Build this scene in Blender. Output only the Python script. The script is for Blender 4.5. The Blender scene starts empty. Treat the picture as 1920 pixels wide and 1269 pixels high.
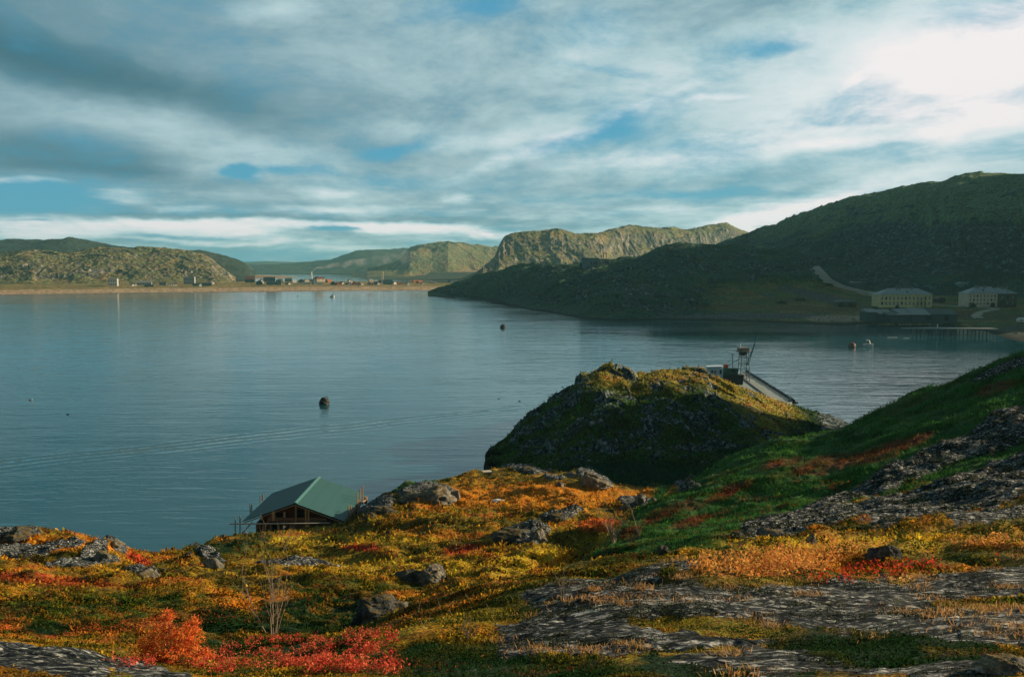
import bpy, math, random
import numpy as np
from mathutils import Vector, Matrix, Euler
random.seed(7); rng = np.random.default_rng(11)
S = bpy.context.scene; COL = S.collection

# ------------------------------------------------------------------ camera
F = 1663.0; CX, CY = 960.0, 634.5; H = 30.0
PITCH = math.atan(134.5 / F)
cam = bpy.data.cameras.new("camera"); co = bpy.data.objects.new("camera", cam); COL.objects.link(co)
cam.sensor_fit = 'HORIZONTAL'; cam.sensor_width = 36; cam.lens = F * 36 / 1920
cam.clip_start = 0.2; cam.clip_end = 40000
co.location = (0, 0, H); co.rotation_euler = (math.pi / 2 - PITCH, 0, 0)
S.camera = co
S.view_settings.view_transform = 'Standard'; S.view_settings.look = 'None'
S.view_settings.gamma = 1; S.view_settings.exposure = 0.50
S.cycles.max_bounces = 5; S.cycles.diffuse_bounces = 2; S.cycles.glossy_bounces = 2
S.cycles.transmission_bounces = 3; S.cycles.volume_bounces = 0; S.cycles.transparent_max_bounces = 6
S.cycles.use_denoising = True
S.cycles.sample_clamp_indirect = 6

SUN_AZ, SUN_EL = math.radians(73), math.radians(18)

# ------------------------------------------------------------------ node helper
class NT:
    def __init__(s, tree):
        s.t = tree; s.n = tree.nodes; s.l = tree.links; s.n.clear()
    def node(s, typ, **kw):
        n = s.n.new(typ)
        for k, v in kw.items(): setattr(n, k, v)
        return n
    def put(s, sock, v):
        if isinstance(v, bpy.types.NodeSocket): s.l.new(v, sock)
        elif v is not None:
            if sock.type == 'RGBA' and len(v) == 3: v = (*v, 1)
            sock.default_value = v
    def m(s, op, a, b=0.0, c=0.0, clamp=False):
        n = s.node('ShaderNodeMath', operation=op, use_clamp=clamp)
        for i, v in enumerate((a, b, c)): s.put(n.inputs[i], v)
        return n.outputs[0]
    def vm(s, op, a, b=(0, 0, 0), sc=None):
        n = s.node('ShaderNodeVectorMath', operation=op)
        s.put(n.inputs[0], a); s.put(n.inputs[1], b)
        if sc is not None: s.put(n.inputs['Scale'], sc)
        return n.outputs[1] if op in ('LENGTH', 'DOT_PRODUCT') else n.outputs[0]
    def mix(s, f, a, b, typ='MIX'):
        n = s.node('ShaderNodeMix', data_type='RGBA', blend_type=typ)
        s.put(n.inputs[0], f); s.put(n.inputs[6], a); s.put(n.inputs[7], b)
        return n.outputs[2]
    def rng(s, v, a, b, c=0.0, d=1.0, smooth=False):
        n = s.node('ShaderNodeMapRange', interpolation_type='SMOOTHSTEP' if smooth else 'LINEAR')
        for i, x in enumerate((v, a, b, c, d)): s.put(n.inputs[i], x)
        return n.outputs[0]
    def noise(s, vec, scale, detail=3, rough=0.5, dist=0.0, col=False, dims='3D'):
        n = s.node('ShaderNodeTexNoise', noise_dimensions=dims)
        s.put(n.inputs['Vector'], vec); s.put(n.inputs['Scale'], scale)
        n.inputs['Detail'].default_value = detail; n.inputs['Roughness'].default_value = rough
        n.inputs['Distortion'].default_value = dist
        return n.outputs['Color' if col else 'Fac']
    def voro(s, vec, scale, feature='F1', out='Distance', rnd=1.0):
        n = s.node('ShaderNodeTexVoronoi', feature=feature)
        s.put(n.inputs['Vector'], vec); s.put(n.inputs['Scale'], scale)
        n.inputs['Randomness'].default_value = rnd
        return n.outputs[out]
    def map(s, vec, loc=(0, 0, 0), rot=(0, 0, 0), scale=(1, 1, 1), typ='POINT'):
        n = s.node('ShaderNodeMapping', vector_type=typ)
        s.put(n.inputs[0], vec); n.inputs[1].default_value = loc
        n.inputs[2].default_value = rot; n.inputs[3].default_value = scale
        return n.outputs[0]
    def ramp(s, f, stops, interp='LINEAR'):
        n = s.node('ShaderNodeValToRGB'); s.put(n.inputs[0], f); r = n.color_ramp; r.interpolation = interp
        while len(r.elements) < len(stops): r.elements.new(0.5)
        for e, (p, c) in zip(r.elements, stops): e.position = p; e.color = (*c, 1)
        return n.outputs[0]

def mathat(t, a, b, op): return t.m(op, a, b)

# ------------------------------------------------------------------ sky (world)
W = bpy.data.worlds.new("World"); S.world = W; W.use_nodes = True
def build_sky():
    t = NT(W.node_tree)
    tc = t.node('ShaderNodeTexCoord')
    d = t.vm('NORMALIZE', tc.outputs['Generated'])
    sp = t.node('ShaderNodeSeparateXYZ'); t.put(sp.inputs[0], d)
    x, y, z = sp.outputs
    az = t.m('ARCTAN2', x, y); el = t.m('ARCSINE', z)
    cb = t.node('ShaderNodeCombineXYZ'); t.put(cb.inputs[0], az); t.put(cb.inputs[1], el); a0 = cb.outputs[0]
    # flat cloud ceiling seen in perspective
    zz = t.m('ADD', t.m('MAXIMUM', z, 0.0), 0.07)
    cp = t.node('ShaderNodeCombineXYZ')
    t.put(cp.inputs[0], t.m('DIVIDE', x, zz)); t.put(cp.inputs[1], t.m('DIVIDE', y, zz)); p = cp.outputs[0]
    streak = t.map(p, rot=(0, 0, math.radians(-11)), typ='POINT')
    st = t.map(streak, scale=(1.0, 0.33, 1.0))
    n1 = t.noise(st, 0.55, 5, 0.55, 0.35)
    n2 = t.noise(st, 1.9, 6, 0.6, 0.3)
    n3 = t.noise(p, 3.0, 5, 0.62, 0.2)
    wn = t.noise(t.map(a0, scale=(1, 2.2, 1)), 9.0, 4, 0.6, col=True)
    aw = t.vm('ADD', a0, t.vm('SCALE', t.vm('SUBTRACT', wn, (0.5, 0.5, 0.5)), sc=0.07))
    def azel(px, py):
        dx = (px - CX) / F; v = -(py - CY) / F
        c, s_ = math.cos(PITCH), math.sin(PITCH)
        Y = c + v * s_; Z = -s_ + v * c
        return math.atan2(dx, Y), math.atan2(Z, math.hypot(dx, Y))
    aw = t.vm('ADD', a0, t.vm('MULTIPLY', t.vm('SUBTRACT', aw, a0), (1.25, 0.36, 0)))
    def blob(px, py, rx, ry, ang, amp, prev):
        a, e = azel(px, py)
        g = t.node('ShaderNodeTexGradient', gradient_type='SPHERICAL'); t.put(g.inputs[0], aw)
        q = g.texture_mapping; q.vector_type = 'TEXTURE'
        q.translation = (a, e, 0); q.rotation = (0, 0, math.radians(ang)); q.scale = (rx / F, ry / F, 1)
        w = t.rng(g.outputs[1], 0.0, 1.0, 0.0, amp, True)
        return w if prev is None else t.m('ADD', w, prev)
    def total(bl):
        o = None
        for b in bl: o = blob(*b, o)
        return o
    # brightness of the cloud layer
    bright = total([
        (1960, 90, 560, 260, 8, 0.42), (1860, 110, 280, 160, 15, 0.50), (1600, 170, 420, 110, 10, 0.18), (1500, 260, 460, 60, 8, 0.15), (1900, 215, 120, 24, -8, 0.5),
        (1060, 258, 330, 20, 20, 0.40), (930, 262, 200, 36, 8, 0.22), (1250, 160, 380, 90, 16, 0.20), (1080, 110, 160, 50, 20, 0.16), (1330, 290, 300, 52, 4, 0.24), (1130, 300, 170, 26, 5, 0.22), (1560, 272, 170, 18, 0, 0.25),
        (1440, 408, 360, 34, 14, 0.95), (1200, 398, 300, 16, 4, 0.22), (1325, 182, 60, 10, 8, 0.3), (1740, 250, 90, 16, 6, 0.3), (1620, 150, 90, 12, 20, 0.2),
        (260, 235, 560, 50, -12, 0.15), (420, 318, 150, 30, 0, 0.26), (30, 340, 80, 10, 0, 0.7), (500, 22, 130, 30, 8, 0.22), (560, 280, 220, 50, 0, 0.12), (740, 250, 260, 40, -4, 0.15),
        (620, 366, 60, 16, 0, 0.35), (640, 396, 190, 10, 0, 0.32), (220, 368, 90, 22, 0, 0.25), (350, 388, 70, 12, 0, 0.3), (850, 375, 50, 14, 0, 0.3), (870, 400, 80, 12, 0, 0.12),
        (160, 424, 420, 22, 0, 0.8), (440, 418, 330, 11, 0, 0.75), (60, 442, 240, 14, 0, 0.5), (450, 434, 100, 14, 0, 0.6), (440, 452, 260, 8, 0, 0.55), (520, 446, 60, 9, 0, 0.5), (820, 432, 300, 13, -3, 0.85), (720, 428, 60, 12, 0, 0.5), (905, 442, 40, 10, 0, 0.6), (600, 464, 200, 8, 0, 0.25)])
    dark = total([
        (330, 172, 680, 60, -11, 0.18), (120, 130, 330, 60, -14, 0.06), (150, 300, 420, 50, -3, 0.16), (200, 318, 400, 16, 0, 0.08), (40, 270, 190, 50, -5, 0.06),
        (-100, 40, 520, 160, 0, 0.12), (650, 185, 300, 50, -6, 0.08), (1380, 10, 330, 50, 0, 0.10), (640, 412, 500, 9, -1, 0.12), (300, 400, 300, 8, 0, 0.08)])
    blue = total([
        (462, 322, 60, 24, -8, 1.9), (548, 316, 120, 16, -3, 0.9), (10, 372, 220, 40, -3, 2.0), (190, 350, 200, 24, 0, 0.5), (725, 288, 80, 18, 5, 0.9), (780, 276, 60, 16, 10, 0.6),
        (1470, 84, 120, 26, 3, 0.95), (1560, 205, 140, 40, 10, 0.65), (1170, 236, 220, 46, 16, 0.85), (1020, 275, 200, 26, 12, 0.6), (1270, 265, 130, 40, 5, 0.4), (1620, 225, 100, 16, 0, 0.4),
        (1100, 60, 160, 60, 10, 0.5), (880, 10, 200, 50, 10, 0.6), (1160, 130, 130, 18, -8, 0.6), (680, 345, 400, 30, 0, 0.55), (330, 385, 330, 30, 0, 0.45), (1130, 370, 330, 22, 3, 0.6), (1320, 365, 180, 18, 0, 0.6),
        (640, 428, 100, 6, 0, 1.3), (600, 425, 60, 5, 0, 0.6), (340, 442, 150, 7, 2, 1.0), (560, 476, 330, 26, 0, 0.8), (80, 413, 60, 4, 0, 0.7), (830, 452, 160, 8, 0, 0.7), (250, 455, 200, 8, 0, 0.5), (1760, 285, 260, 36, 5, 0.6), (1830, 205, 60, 16, 0, 0.7), (480, 400, 700, 10, 0, 0.45)])
    bil = t.noise(t.map(a0, rot=(0, 0, math.radians(8)), scale=(1, 2.3, 1)), 5.5, 8, 0.66, 0.25)
    band = t.rng(el, 0.105, 0.045)
    lum = t.m('ADD', 0.365, t.m('MULTIPLY', t.m('SUBTRACT', n1, 0.5), 0.34))
    lum = t.m('ADD', lum, t.m('MULTIPLY', t.m('SUBTRACT', n2, 0.5), t.rng(az, -0.5, 0.1, 0.10, 0.24)))
    lum = t.m('ADD', lum, t.m('MULTIPLY', t.m('SUBTRACT', bil, 0.5), t.rng(az, -0.5, 0.1, 0.36, 0.70)))
    lum = t.m('ADD', lum, t.m('MULTIPLY', t.m('SUBTRACT', n3, 0.5), t.rng(bright, 0.0, 0.8, 0.12, 0.45)))
    hzn = t.noise(t.map(a0, scale=(1, 6.5, 1)), 13.0, 5, 0.6, 0.1)
    lum = t.m('ADD', lum, t.m('MULTIPLY', t.m('MULTIPLY', t.m('SUBTRACT', hzn, 0.5), band), 0.75))
    side = t.rng(az, -0.55, 0.30, -0.06, 0.13)
    lum = t.m('ADD', lum, side)
    lum = t.m('SUBTRACT', t.m('ADD', lum, t.m('MULTIPLY', bright, 0.80)), dark)
    cl = t.ramp(lum, [(0.0, (0.050, 0.142, 0.180)), (0.16, (0.105, 0.225, 0.278)), (0.34, (0.230, 0.372, 0.430)),
                      (0.52, (0.42, 0.585, 0.625)), (0.74, (0.67, 0.755, 0.78)), (1.0, (0.90, 0.85, 0.855))])
    cov = t.m('ADD', t.m('MULTIPLY', t.m('SUBTRACT', n2, 0.5), 1.3), t.m('MULTIPLY', t.m('SUBTRACT', n1, 0.5), 0.4))
    cov = t.m('ADD', cov, t.m('MULTIPLY', t.m('SUBTRACT', n3, 0.5), 0.5))
    cov = t.m('ADD', cov, t.m('MULTIPLY', t.m('MULTIPLY', t.m('SUBTRACT', hzn, 0.5), band), 1.1))
    cov = t.m('ADD', cov, t.m('MULTIPLY', t.m('SUBTRACT', bil, 0.5), 2.6))
    cov = t.m('SUBTRACT', t.m('ADD', cov, 0.34), t.m('MULTIPLY', blue, 0.85))
    cov = t.rng(cov, -0.80, 0.50, 0.0, 1.0, True)
    cov = t.m('MAXIMUM', cov, t.rng(lum, 0.75, 1.1))
    sky = t.node('ShaderNodeTexSky', sky_type='NISHITA', sun_disc=False)
    sky.sun_elevation = SUN_EL; sky.sun_rotation = SUN_AZ
    sky.air_density = 1.2; sky.dust_density = 0.6; sky.ozone_density = 1.5
    clear = t.mix(1.0, sky.outputs[0], (0.62, 1.25, 1.15), 'MULTIPLY')
    clear = t.mix(0.85, clear, (0.75, 3.2, 5.2))
    cl10 = t.vm('SCALE', cl, sc=10.0)
    c = t.mix(cov, clear, cl10)
    # sky dimmed overhead and behind, out of view, to deepen the shade
    hi = t.rng(el, 0.38, 0.80, 1.0, 0.30, True); bh = t.rng(y, -0.2, 0.25, 0.5, 1.0, True)
    c = t.vm('SCALE', c, sc=t.m('MULTIPLY', hi, bh))
    # below the horizon: dim sea colour
    c = t.mix(t.rng(z, -0.02, -0.0005, 1.0, 0.0), c, (0.5, 1.1, 1.3))
    bg = t.node('ShaderNodeBackground'); t.put(bg.inputs[0], c); bg.inputs[1].default_value = 0.072
    out = t.node('ShaderNodeOutputWorld'); t.l.new(bg.outputs[0], out.inputs[0])
build_sky()
W.cycles.sampling_method = 'MANUAL'; W.cycles.sample_map_resolution = 512

sun = bpy.data.lights.new("sun", 'SUN'); so = bpy.data.objects.new("sun", sun); COL.objects.link(so)
sun.energy = 5.0; sun.angle = math.radians(0.6); sun.color = (1.0, 0.77, 0.50)
sd = Vector((math.sin(SUN_AZ) * math.cos(SUN_EL), math.cos(SUN_AZ) * math.cos(SUN_EL), math.sin(SUN_EL)))
so.rotation_euler = sd.to_track_quat('Z', 'Y').to_euler(); so.location = (200, 60, 120)

# ------------------------------------------------------------------ numpy noise
def _h(ix, iy, seed):
    h = (ix.astype(np.uint32) * np.uint32(374761393) + iy.astype(np.uint32) * np.uint32(668265263) + np.uint32(seed * 974711 + 13))
    h = (h ^ (h >> np.uint32(13))) * np.uint32(1274126177)
    return h ^ (h >> np.uint32(16))
def perlin(x, y, seed=0):
    x0 = np.floor(x); y0 = np.floor(y); fx = x - x0; fy = y - y0
    ix = x0.astype(np.int64); iy = y0.astype(np.int64)
    def g(dx, dy):
        a = _h((ix + dx) & 0xffffffff, (iy + dy) & 0xffffffff, seed).astype(np.float32) * (2 * math.pi / 4294967296.0)
        return np.cos(a) * (fx - dx) + np.sin(a) * (fy - dy)
    u = fx * fx * fx * (fx * (fx * 6 - 15) + 10); v = fy * fy * fy * (fy * (fy * 6 - 15) + 10)
    return ((g(0, 0) * (1 - u) + g(1, 0) * u) * (1 - v) + (g(0, 1) * (1 - u) + g(1, 1) * u) * v) * 1.5
def fbm(x, y, oct=4, seed=0, gain=0.5, ridged=False):
    o = 0; a = 1.0; s = 0
    for i in range(oct):
        n = perlin(x * 2.03 ** i + 17.3 * i, y * 2.03 ** i - 9.1 * i, seed + i * 7)
        if ridged: n = 1 - 2 * np.abs(n)
        o = o + a * n; s += a; a *= gain
    return o / s
def worley(x, y, seed=0):
    x0 = np.floor(x).astype(np.int64); y0 = np.floor(y).astype(np.int64)
    f1 = np.full(x.shape, 9.0); f2 = np.full(x.shape, 9.0); idv = np.zeros(x.shape)
    for dx in (-1, 0, 1):
        for dy in (-1, 0, 1):
            cx = x0 + dx; cy = y0 + dy
            h1 = _h(cx & 0xffffffff, cy & 0xffffffff, seed) / 4294967296.0
            h2 = _h(cx & 0xffffffff, cy & 0xffffffff, seed + 91) / 4294967296.0
            dd = np.hypot(cx + h1 - x, cy + h2 - y)
            cl = dd < f1
            f2 = np.where(cl, f1, np.minimum(f2, dd)); idv = np.where(cl, (h1 * 7.13 + h2 * 3.7) % 1, idv); f1 = np.where(cl, dd, f1)
    return f1, f2, idv
def sstep(a, b, x):
    t_ = np.clip((x - a) / (b - a), 0, 1); return t_ * t_ * (3 - 2 * t_)

# ------------------------------------------------------------------ pixel <-> world
def tan_of(py): return np.tan(-PITCH - np.arctan((np.asarray(py, float) - CY) / F))
def u_of(px, t): return (np.asarray(px, float) - CX) / F * (math.cos(PITCH) - t * math.sin(PITCH))
def at(px, py, Y):
    t_ = float(tan_of(py)); return Vector((float(u_of(px, t_)) * Y, Y, H + t_ * Y))
def at_z(px, py, z=0.0):
    return at(px, py, (z - H) / float(tan_of(py)))
def atY(px, z, Y):
    t_ = (z - H) / Y; return Vector((float(u_of(px, t_)) * Y, Y, z))
def to_px(X, Y, Z):
    t_ = (Z - H) / Y; u = X / Y
    dep = math.cos(PITCH) - t_ * math.sin(PITCH); v = math.sin(PITCH) + t_ * math.cos(PITCH)
    return CX + F * u / dep, CY - F * v / dep

# ------------------------------------------------------------------ mesh helpers
def link_mesh(name, V, faces_flat, nper, mat=None, smooth=True, attrs=None, parent=None):
    me = bpy.data.meshes.new(name); V = np.asarray(V, np.float32).reshape(-1, 3)
    fl = np.asarray(faces_flat, np.int32).ravel(); nf = len(fl) // nper
    me.vertices.add(len(V)); me.vertices.foreach_set('co', V.ravel())
    me.loops.add(len(fl)); me.loops.foreach_set('vertex_index', fl)
    me.polygons.add(nf); me.polygons.foreach_set('loop_start', np.arange(nf, dtype=np.int32) * nper)
    me.polygons.foreach_set('loop_total', np.full(nf, nper, np.int32))
    me.polygons.foreach_set('use_smooth', np.full(nf, smooth))
    me.update(calc_edges=True)
    for k, a in (attrs or {}).items():
        a = np.asarray(a, np.float32)
        if a.ndim == 1: me.attributes.new(k, 'FLOAT', 'POINT').data.foreach_set('value', a)
        else:
            if a.shape[1] == 3: a = np.concatenate([a, np.ones((len(a), 1), np.float32)], 1)
            me.attributes.new(k, 'FLOAT_COLOR', 'POINT').data.foreach_set('color', a.ravel())
    if mat: me.materials.append(mat)
    o = bpy.data.objects.new(name, me); COL.objects.link(o)
    if parent: o.parent = parent
    return o
def structure(o): o['kind'] = 'structure'; return o
def tag(o, label, cat, group=None, kind=None):
    o['label'] = label; o['category'] = cat
    if group: o['group'] = group
    if kind: o['kind'] = kind
    return o

class Terrain:
    """height field over (u = X/Y, Y) whose rings of control points are given as (px, py, Y) or (px, None, Y, z) or (px, py, None) = at sea level"""
    def __init__(s, rings, px0, px1, nu, segs, logy=True, ysm=0):
        s.u = np.linspace(float(u_of(px0, -0.1)), float(u_of(px1, -0.1)), nu)
        Ys, Zs = [], []
        for r in rings:
            U, YY, ZZ = [], [], []
            for c in r:
                if c[1] is None: Y, z = c[2], c[3]; t_ = (z - H) / Y
                else:
                    t_ = float(tan_of(c[1])); Y = c[2] if c[2] is not None else -H / t_
                    z = H + t_ * Y
                U.append(float(u_of(c[0], t_))); YY.append(math.log(Y)); ZZ.append((z - H) / Y)
            o = np.argsort(U); U = np.array(U)[o]; YY = np.array(YY)[o]; ZZ = np.array(ZZ)[o]
            ly = np.interp(s.u, U, YY); tt = np.interp(s.u, U, ZZ)
            if ysm:
                ker = np.hanning(2 * ysm + 3)[1:-1]; ker /= ker.sum(); ly = np.convolve(np.pad(ly, ysm, mode='edge'), ker, 'valid')
            yy = np.exp(ly)
            Ys.append(yy); Zs.append(H + tt * yy)
        Ys = np.array(Ys); Zs = np.array(Zs)
        for k in range(1, len(Ys)): Ys[k] = np.maximum(Ys[k], Ys[k - 1] * 1.0005 + 0.01)
        d = np.diff(Zs, axis=0) / np.diff(Ys, axis=0)
        m = np.zeros_like(Zs); m[0] = d[0]; m[-1] = d[-1]
        h = np.diff(Ys, axis=0)
        for k in range(1, len(Ys) - 1):
            same = d[k - 1] * d[k] > 0
            w1 = 2 * h[k] + h[k - 1]; w2 = h[k] + 2 * h[k - 1]
            with np.errstate(all='ignore'):
                hm = (w1 + w2) / (w1 / d[k - 1] + w2 / d[k])
            m[k] = np.where(same, np.nan_to_num(hm), 0)
        RY, RZ = [], []
        for k in range(len(Ys) - 1):
            n = segs[k]
            for i in range(n + (1 if k == len(Ys) - 2 else 0)):
                f = i / n
                y = Ys[k] * (Ys[k + 1] / Ys[k]) ** f if logy else Ys[k] + (Ys[k + 1] - Ys[k]) * f
                q = (y - Ys[k]) / h[k]
                z = ((2 * q ** 3 - 3 * q ** 2 + 1) * Zs[k] + (q ** 3 - 2 * q ** 2 + q) * h[k] * m[k]
                     + (-2 * q ** 3 + 3 * q ** 2) * Zs[k + 1] + (q ** 3 - q ** 2) * h[k] * m[k + 1])
                RY.append(y); RZ.append(z)
        s.Y = np.array(RY); s.Z = np.array(RZ); s.X = s.u[None, :] * s.Y
        s.nr, s.nu = s.Y.shape
        s.px, s.py = to_px(s.X, s.Y, s.Z)
    def smooth_u(s, k):
        ker = np.hanning(2 * k + 3)[1:-1]; ker /= ker.sum()
        Zp = np.pad(s.Z, ((0, 0), (k, k)), mode='edge')
        s.Z = sum(ker[i] * Zp[:, i:i + s.nu] for i in range(2 * k + 1))
    def slope(s):
        dzv = np.gradient(s.Z, axis=0) / np.maximum(np.gradient(s.Y, axis=0), 1e-6)
        dzu = np.gradient(s.Z, axis=1) / np.maximum(np.gradient(s.X, axis=1), 1e-6)
        return np.hypot(dzv, dzu)
    def mesh(s, name, mat, attrs=None):
        P = np.stack([s.X, s.Y, s.Z], -1)
        i = np.arange(s.nr * s.nu).reshape(s.nr, s.nu)
        q = np.stack([i[:-1, :-1], i[:-1, 1:], i[1:, 1:], i[1:, :-1]], -1)
        at_ = {k: (v.reshape(-1) if v.ndim == 2 else v.reshape(-1, v.shape[-1])) for k, v in (attrs or {}).items()}
        return link_mesh(name, P, q, 4, mat, True, at_)
    def column(s, u):
        f = (u - s.u[0]) / (s.u[1] - s.u[0]); i = int(min(max(math.floor(f), 0), s.nu - 2)); f -= i
        return s.Y[:, i] * (1 - f) + s.Y[:, i + 1] * f, s.Z[:, i] * (1 - f) + s.Z[:, i + 1] * f
    def ground(s, px, py):
        t_ = float(tan_of(py)); yc, zc = s.column(float(u_of(px, t_)))
        hit = np.nonzero(zc >= H + t_ * yc)[0]
        if len(hit) == 0: return None
        Y = float(yc[hit[0]]); return Vector((float(u_of(px, t_)) * Y, Y, float(zc[hit[0]])))
    def height(s, X, Y):
        yc, zc = s.column(X / Y); return float(np.interp(Y, yc, zc))
# ------------------------------------------------------------------ materials
MATS = {}
def newmat(name):
    m = bpy.data.materials.new(name); m.use_nodes = True; return m, NT(m.node_tree)
def finish(t, shader):
    o = t.node('ShaderNodeOutputMaterial'); t.l.new(shader, o.inputs[0])
def principled(t, color, rough=0.8, spec=0.3, metal=0.0, normal=None):
    b = t.node('ShaderNodeBsdfPrincipled'); t.put(b.inputs['Base Color'], color)
    t.put(b.inputs['Roughness'], rough); b.inputs['Specular IOR Level'].default_value = spec
    b.inputs['Metallic'].default_value = metal
    if normal is not None: t.l.new(normal, b.inputs['Normal'])
    return b.outputs[0]
def bump(t, h, strength, dist):
    b = t.node('ShaderNodeBump'); t.put(b.inputs['Height'], h); b.inputs['Strength'].default_value = strength
    b.inputs['Distance'].default_value = dist; return b.outputs[0]
def paint(name, color, rough=0.7, var=0.35, scale=2.0, metal=0.0, stain=None):
    if name in MATS: return MATS[name]
    m, t = newmat(name)
    tc = t.node('ShaderNodeTexCoord').outputs['Object']
    n = t.noise(tc, scale, 5, 0.65); n2 = t.noise(t.map(tc, scale=(1, 1, 0.25)), scale * 4, 3, 0.6)
    dk = tuple(c * (1 - var) for c in color); lt = tuple(min(1, c * (1 + var * 0.6)) for c in color)
    c = t.mix(n, dk, lt)
    if stain: c = t.mix(t.m('MULTIPLY', t.rng(n2, 0.52, 0.68), 0.8), c, stain)
    finish(t, principled(t, c, rough, 0.3, metal, bump(t, n2, 0.3, 0.02))); MATS[name] = m; return m
def wood(name, color, axis=0, scale=6):
    if name in MATS: return MATS[name]
    m, t = newmat(name); tc = t.node('ShaderNodeTexCoord').outputs['Object']
    sc = [scale] * 3; sc[axis] = scale * 0.12
    n = t.noise(t.map(tc, scale=tuple(sc)), 3.0, 4, 0.65, 0.5)
    c = t.mix(n, tuple(x * 0.55 for x in color), tuple(min(1, x * 1.35) for x in color))
    finish(t, principled(t, c, 0.8, 0.2, 0, bump(t, n, 0.4, 0.01))); MATS[name] = m; return m

def tundra(name, fine, mid, bump_d, rockcol=((0.010, 0.016, 0.021), (0.075, 0.092, 0.10), (0.72, 0.73, 0.69)), strata=(0.75, 1.35), vcell=None, lich=0.5):
    """ground whose plant colour and bare-rock share come from the point attributes 'col' and 'rock'"""
    m, t = newmat(name)
    pos = t.node('ShaderNodeNewGeometry').outputs['Position']
    col = t.node('ShaderNodeAttribute', attribute_name='col').outputs['Color']
    rock = t.node('ShaderNodeAttribute', attribute_name='rock').outputs['Fac']
    n = t.noise(pos, mid, 5, 0.62); nf = t.noise(pos, fine, 3, 0.7)
    # leafy speckle
    cellc = t.voro(pos, vcell or fine * 0.8, out='Color')
    hs = t.node('ShaderNodeSeparateColor'); t.put(hs.inputs[0], cellc)
    veg = t.mix(t.rng(nf, 0.33, 0.68), t.vm('SCALE', col, sc=0.28), t.vm('SCALE', col, sc=1.35))
    hsv = t.node('ShaderNodeHueSaturation'); t.put(hsv.inputs['Color'], veg)
    t.put(hsv.inputs['Hue'], t.rng(hs.outputs[0], 0, 1, 0.465, 0.535)); t.put(hsv.inputs['Value'], t.rng(hs.outputs[1], 0, 1, 0.45, 1.6))
    veg = hsv.outputs[0]
    rp = t.map(pos, rot=(0, 0, math.radians(20)), scale=(strata[0], strata[1], 1.0))
    rn = t.noise(rp, mid * 1.5, 7, 0.76, 0.6); rf = t.noise(rp, fine * 0.32, 7, 0.72)
    rr = t.m('ADD', t.m('MULTIPLY', rn, 0.35), t.m('MULTIPLY', rf, 0.65))
    rc = t.ramp(rr, [(0.46, rockcol[0]), (0.515, rockcol[1]), (0.60, rockcol[2])])
    sh_ = t.noise(rp, fine * 0.22, 8, 0.78, 0.3)
    rc = t.mix(t.rng(sh_, 0.43, 0.48, 0.85, 0.0), rc, rockcol[0])
    ck = t.voro(t.map(pos, rot=(0, 0, math.radians(25)), scale=(strata[0], strata[1] * 1.4, 1.0)), mid * 0.9, 'DISTANCE_TO_EDGE')
    rc = t.mix(t.rng(ck, 0.015, 0.05, 0.9, 0.0), rc, rockcol[0])
    li = t.noise(pos, mid * 2.3, 4, 0.7)
    rc = t.mix(t.m('MULTIPLY', t.rng(li, 0.56, 0.64), lich), rc, (0.10, 0.115, 0.055))
    # ragged edge between rock and plants
    e = t.m('ADD', t.m('MULTIPLY', rock, 0.9), t.m('MULTIPLY', t.m('SUBTRACT', n, 0.5), 1.7))
    e = t.m('ADD', e, t.m('MULTIPLY', t.m('SUBTRACT', nf, 0.5), 1.1))
    msk = t.rng(e, 0.42, 0.58)
    c = t.mix(msk, veg, rc)
    h = t.m('ADD', t.m('MULTIPLY', t.mix(msk, nf, rf), 0.5), t.mix(msk, n, rn))
    h = t.m('SUBTRACT', h, t.m('MULTIPLY', msk, t.rng(ck, 0.0, 0.06, 0.5, 0.0)))
    h2 = t.m('ADD', h, t.m('MULTIPLY', t.m('SUBTRACT', 1.0, msk), 0.25))
    finish(t, principled(t, c, 0.92, 0.12, 0, bump(t, h2, 0.9, bump_d)))
    return m

def leafmat():
    if 'leaf' in MATS: return MATS['leaf']
    m, t = newmat("leaf"); c = t.node('ShaderNodeAttribute', attribute_name='col').outputs['Color']
    d = t.node('ShaderNodeBsdfDiffuse'); t.put(d.inputs[0], c)
    tr = t.node('ShaderNodeBsdfTranslucent'); t.put(tr.inputs[0], c)
    x = t.node('ShaderNodeMixShader'); x.inputs[0].default_value = 0.4
    t.l.new(d.outputs[0], x.inputs[1]); t.l.new(tr.outputs[0], x.inputs[2]); finish(t, x.outputs[0])
    MATS['leaf'] = m; return m

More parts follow.
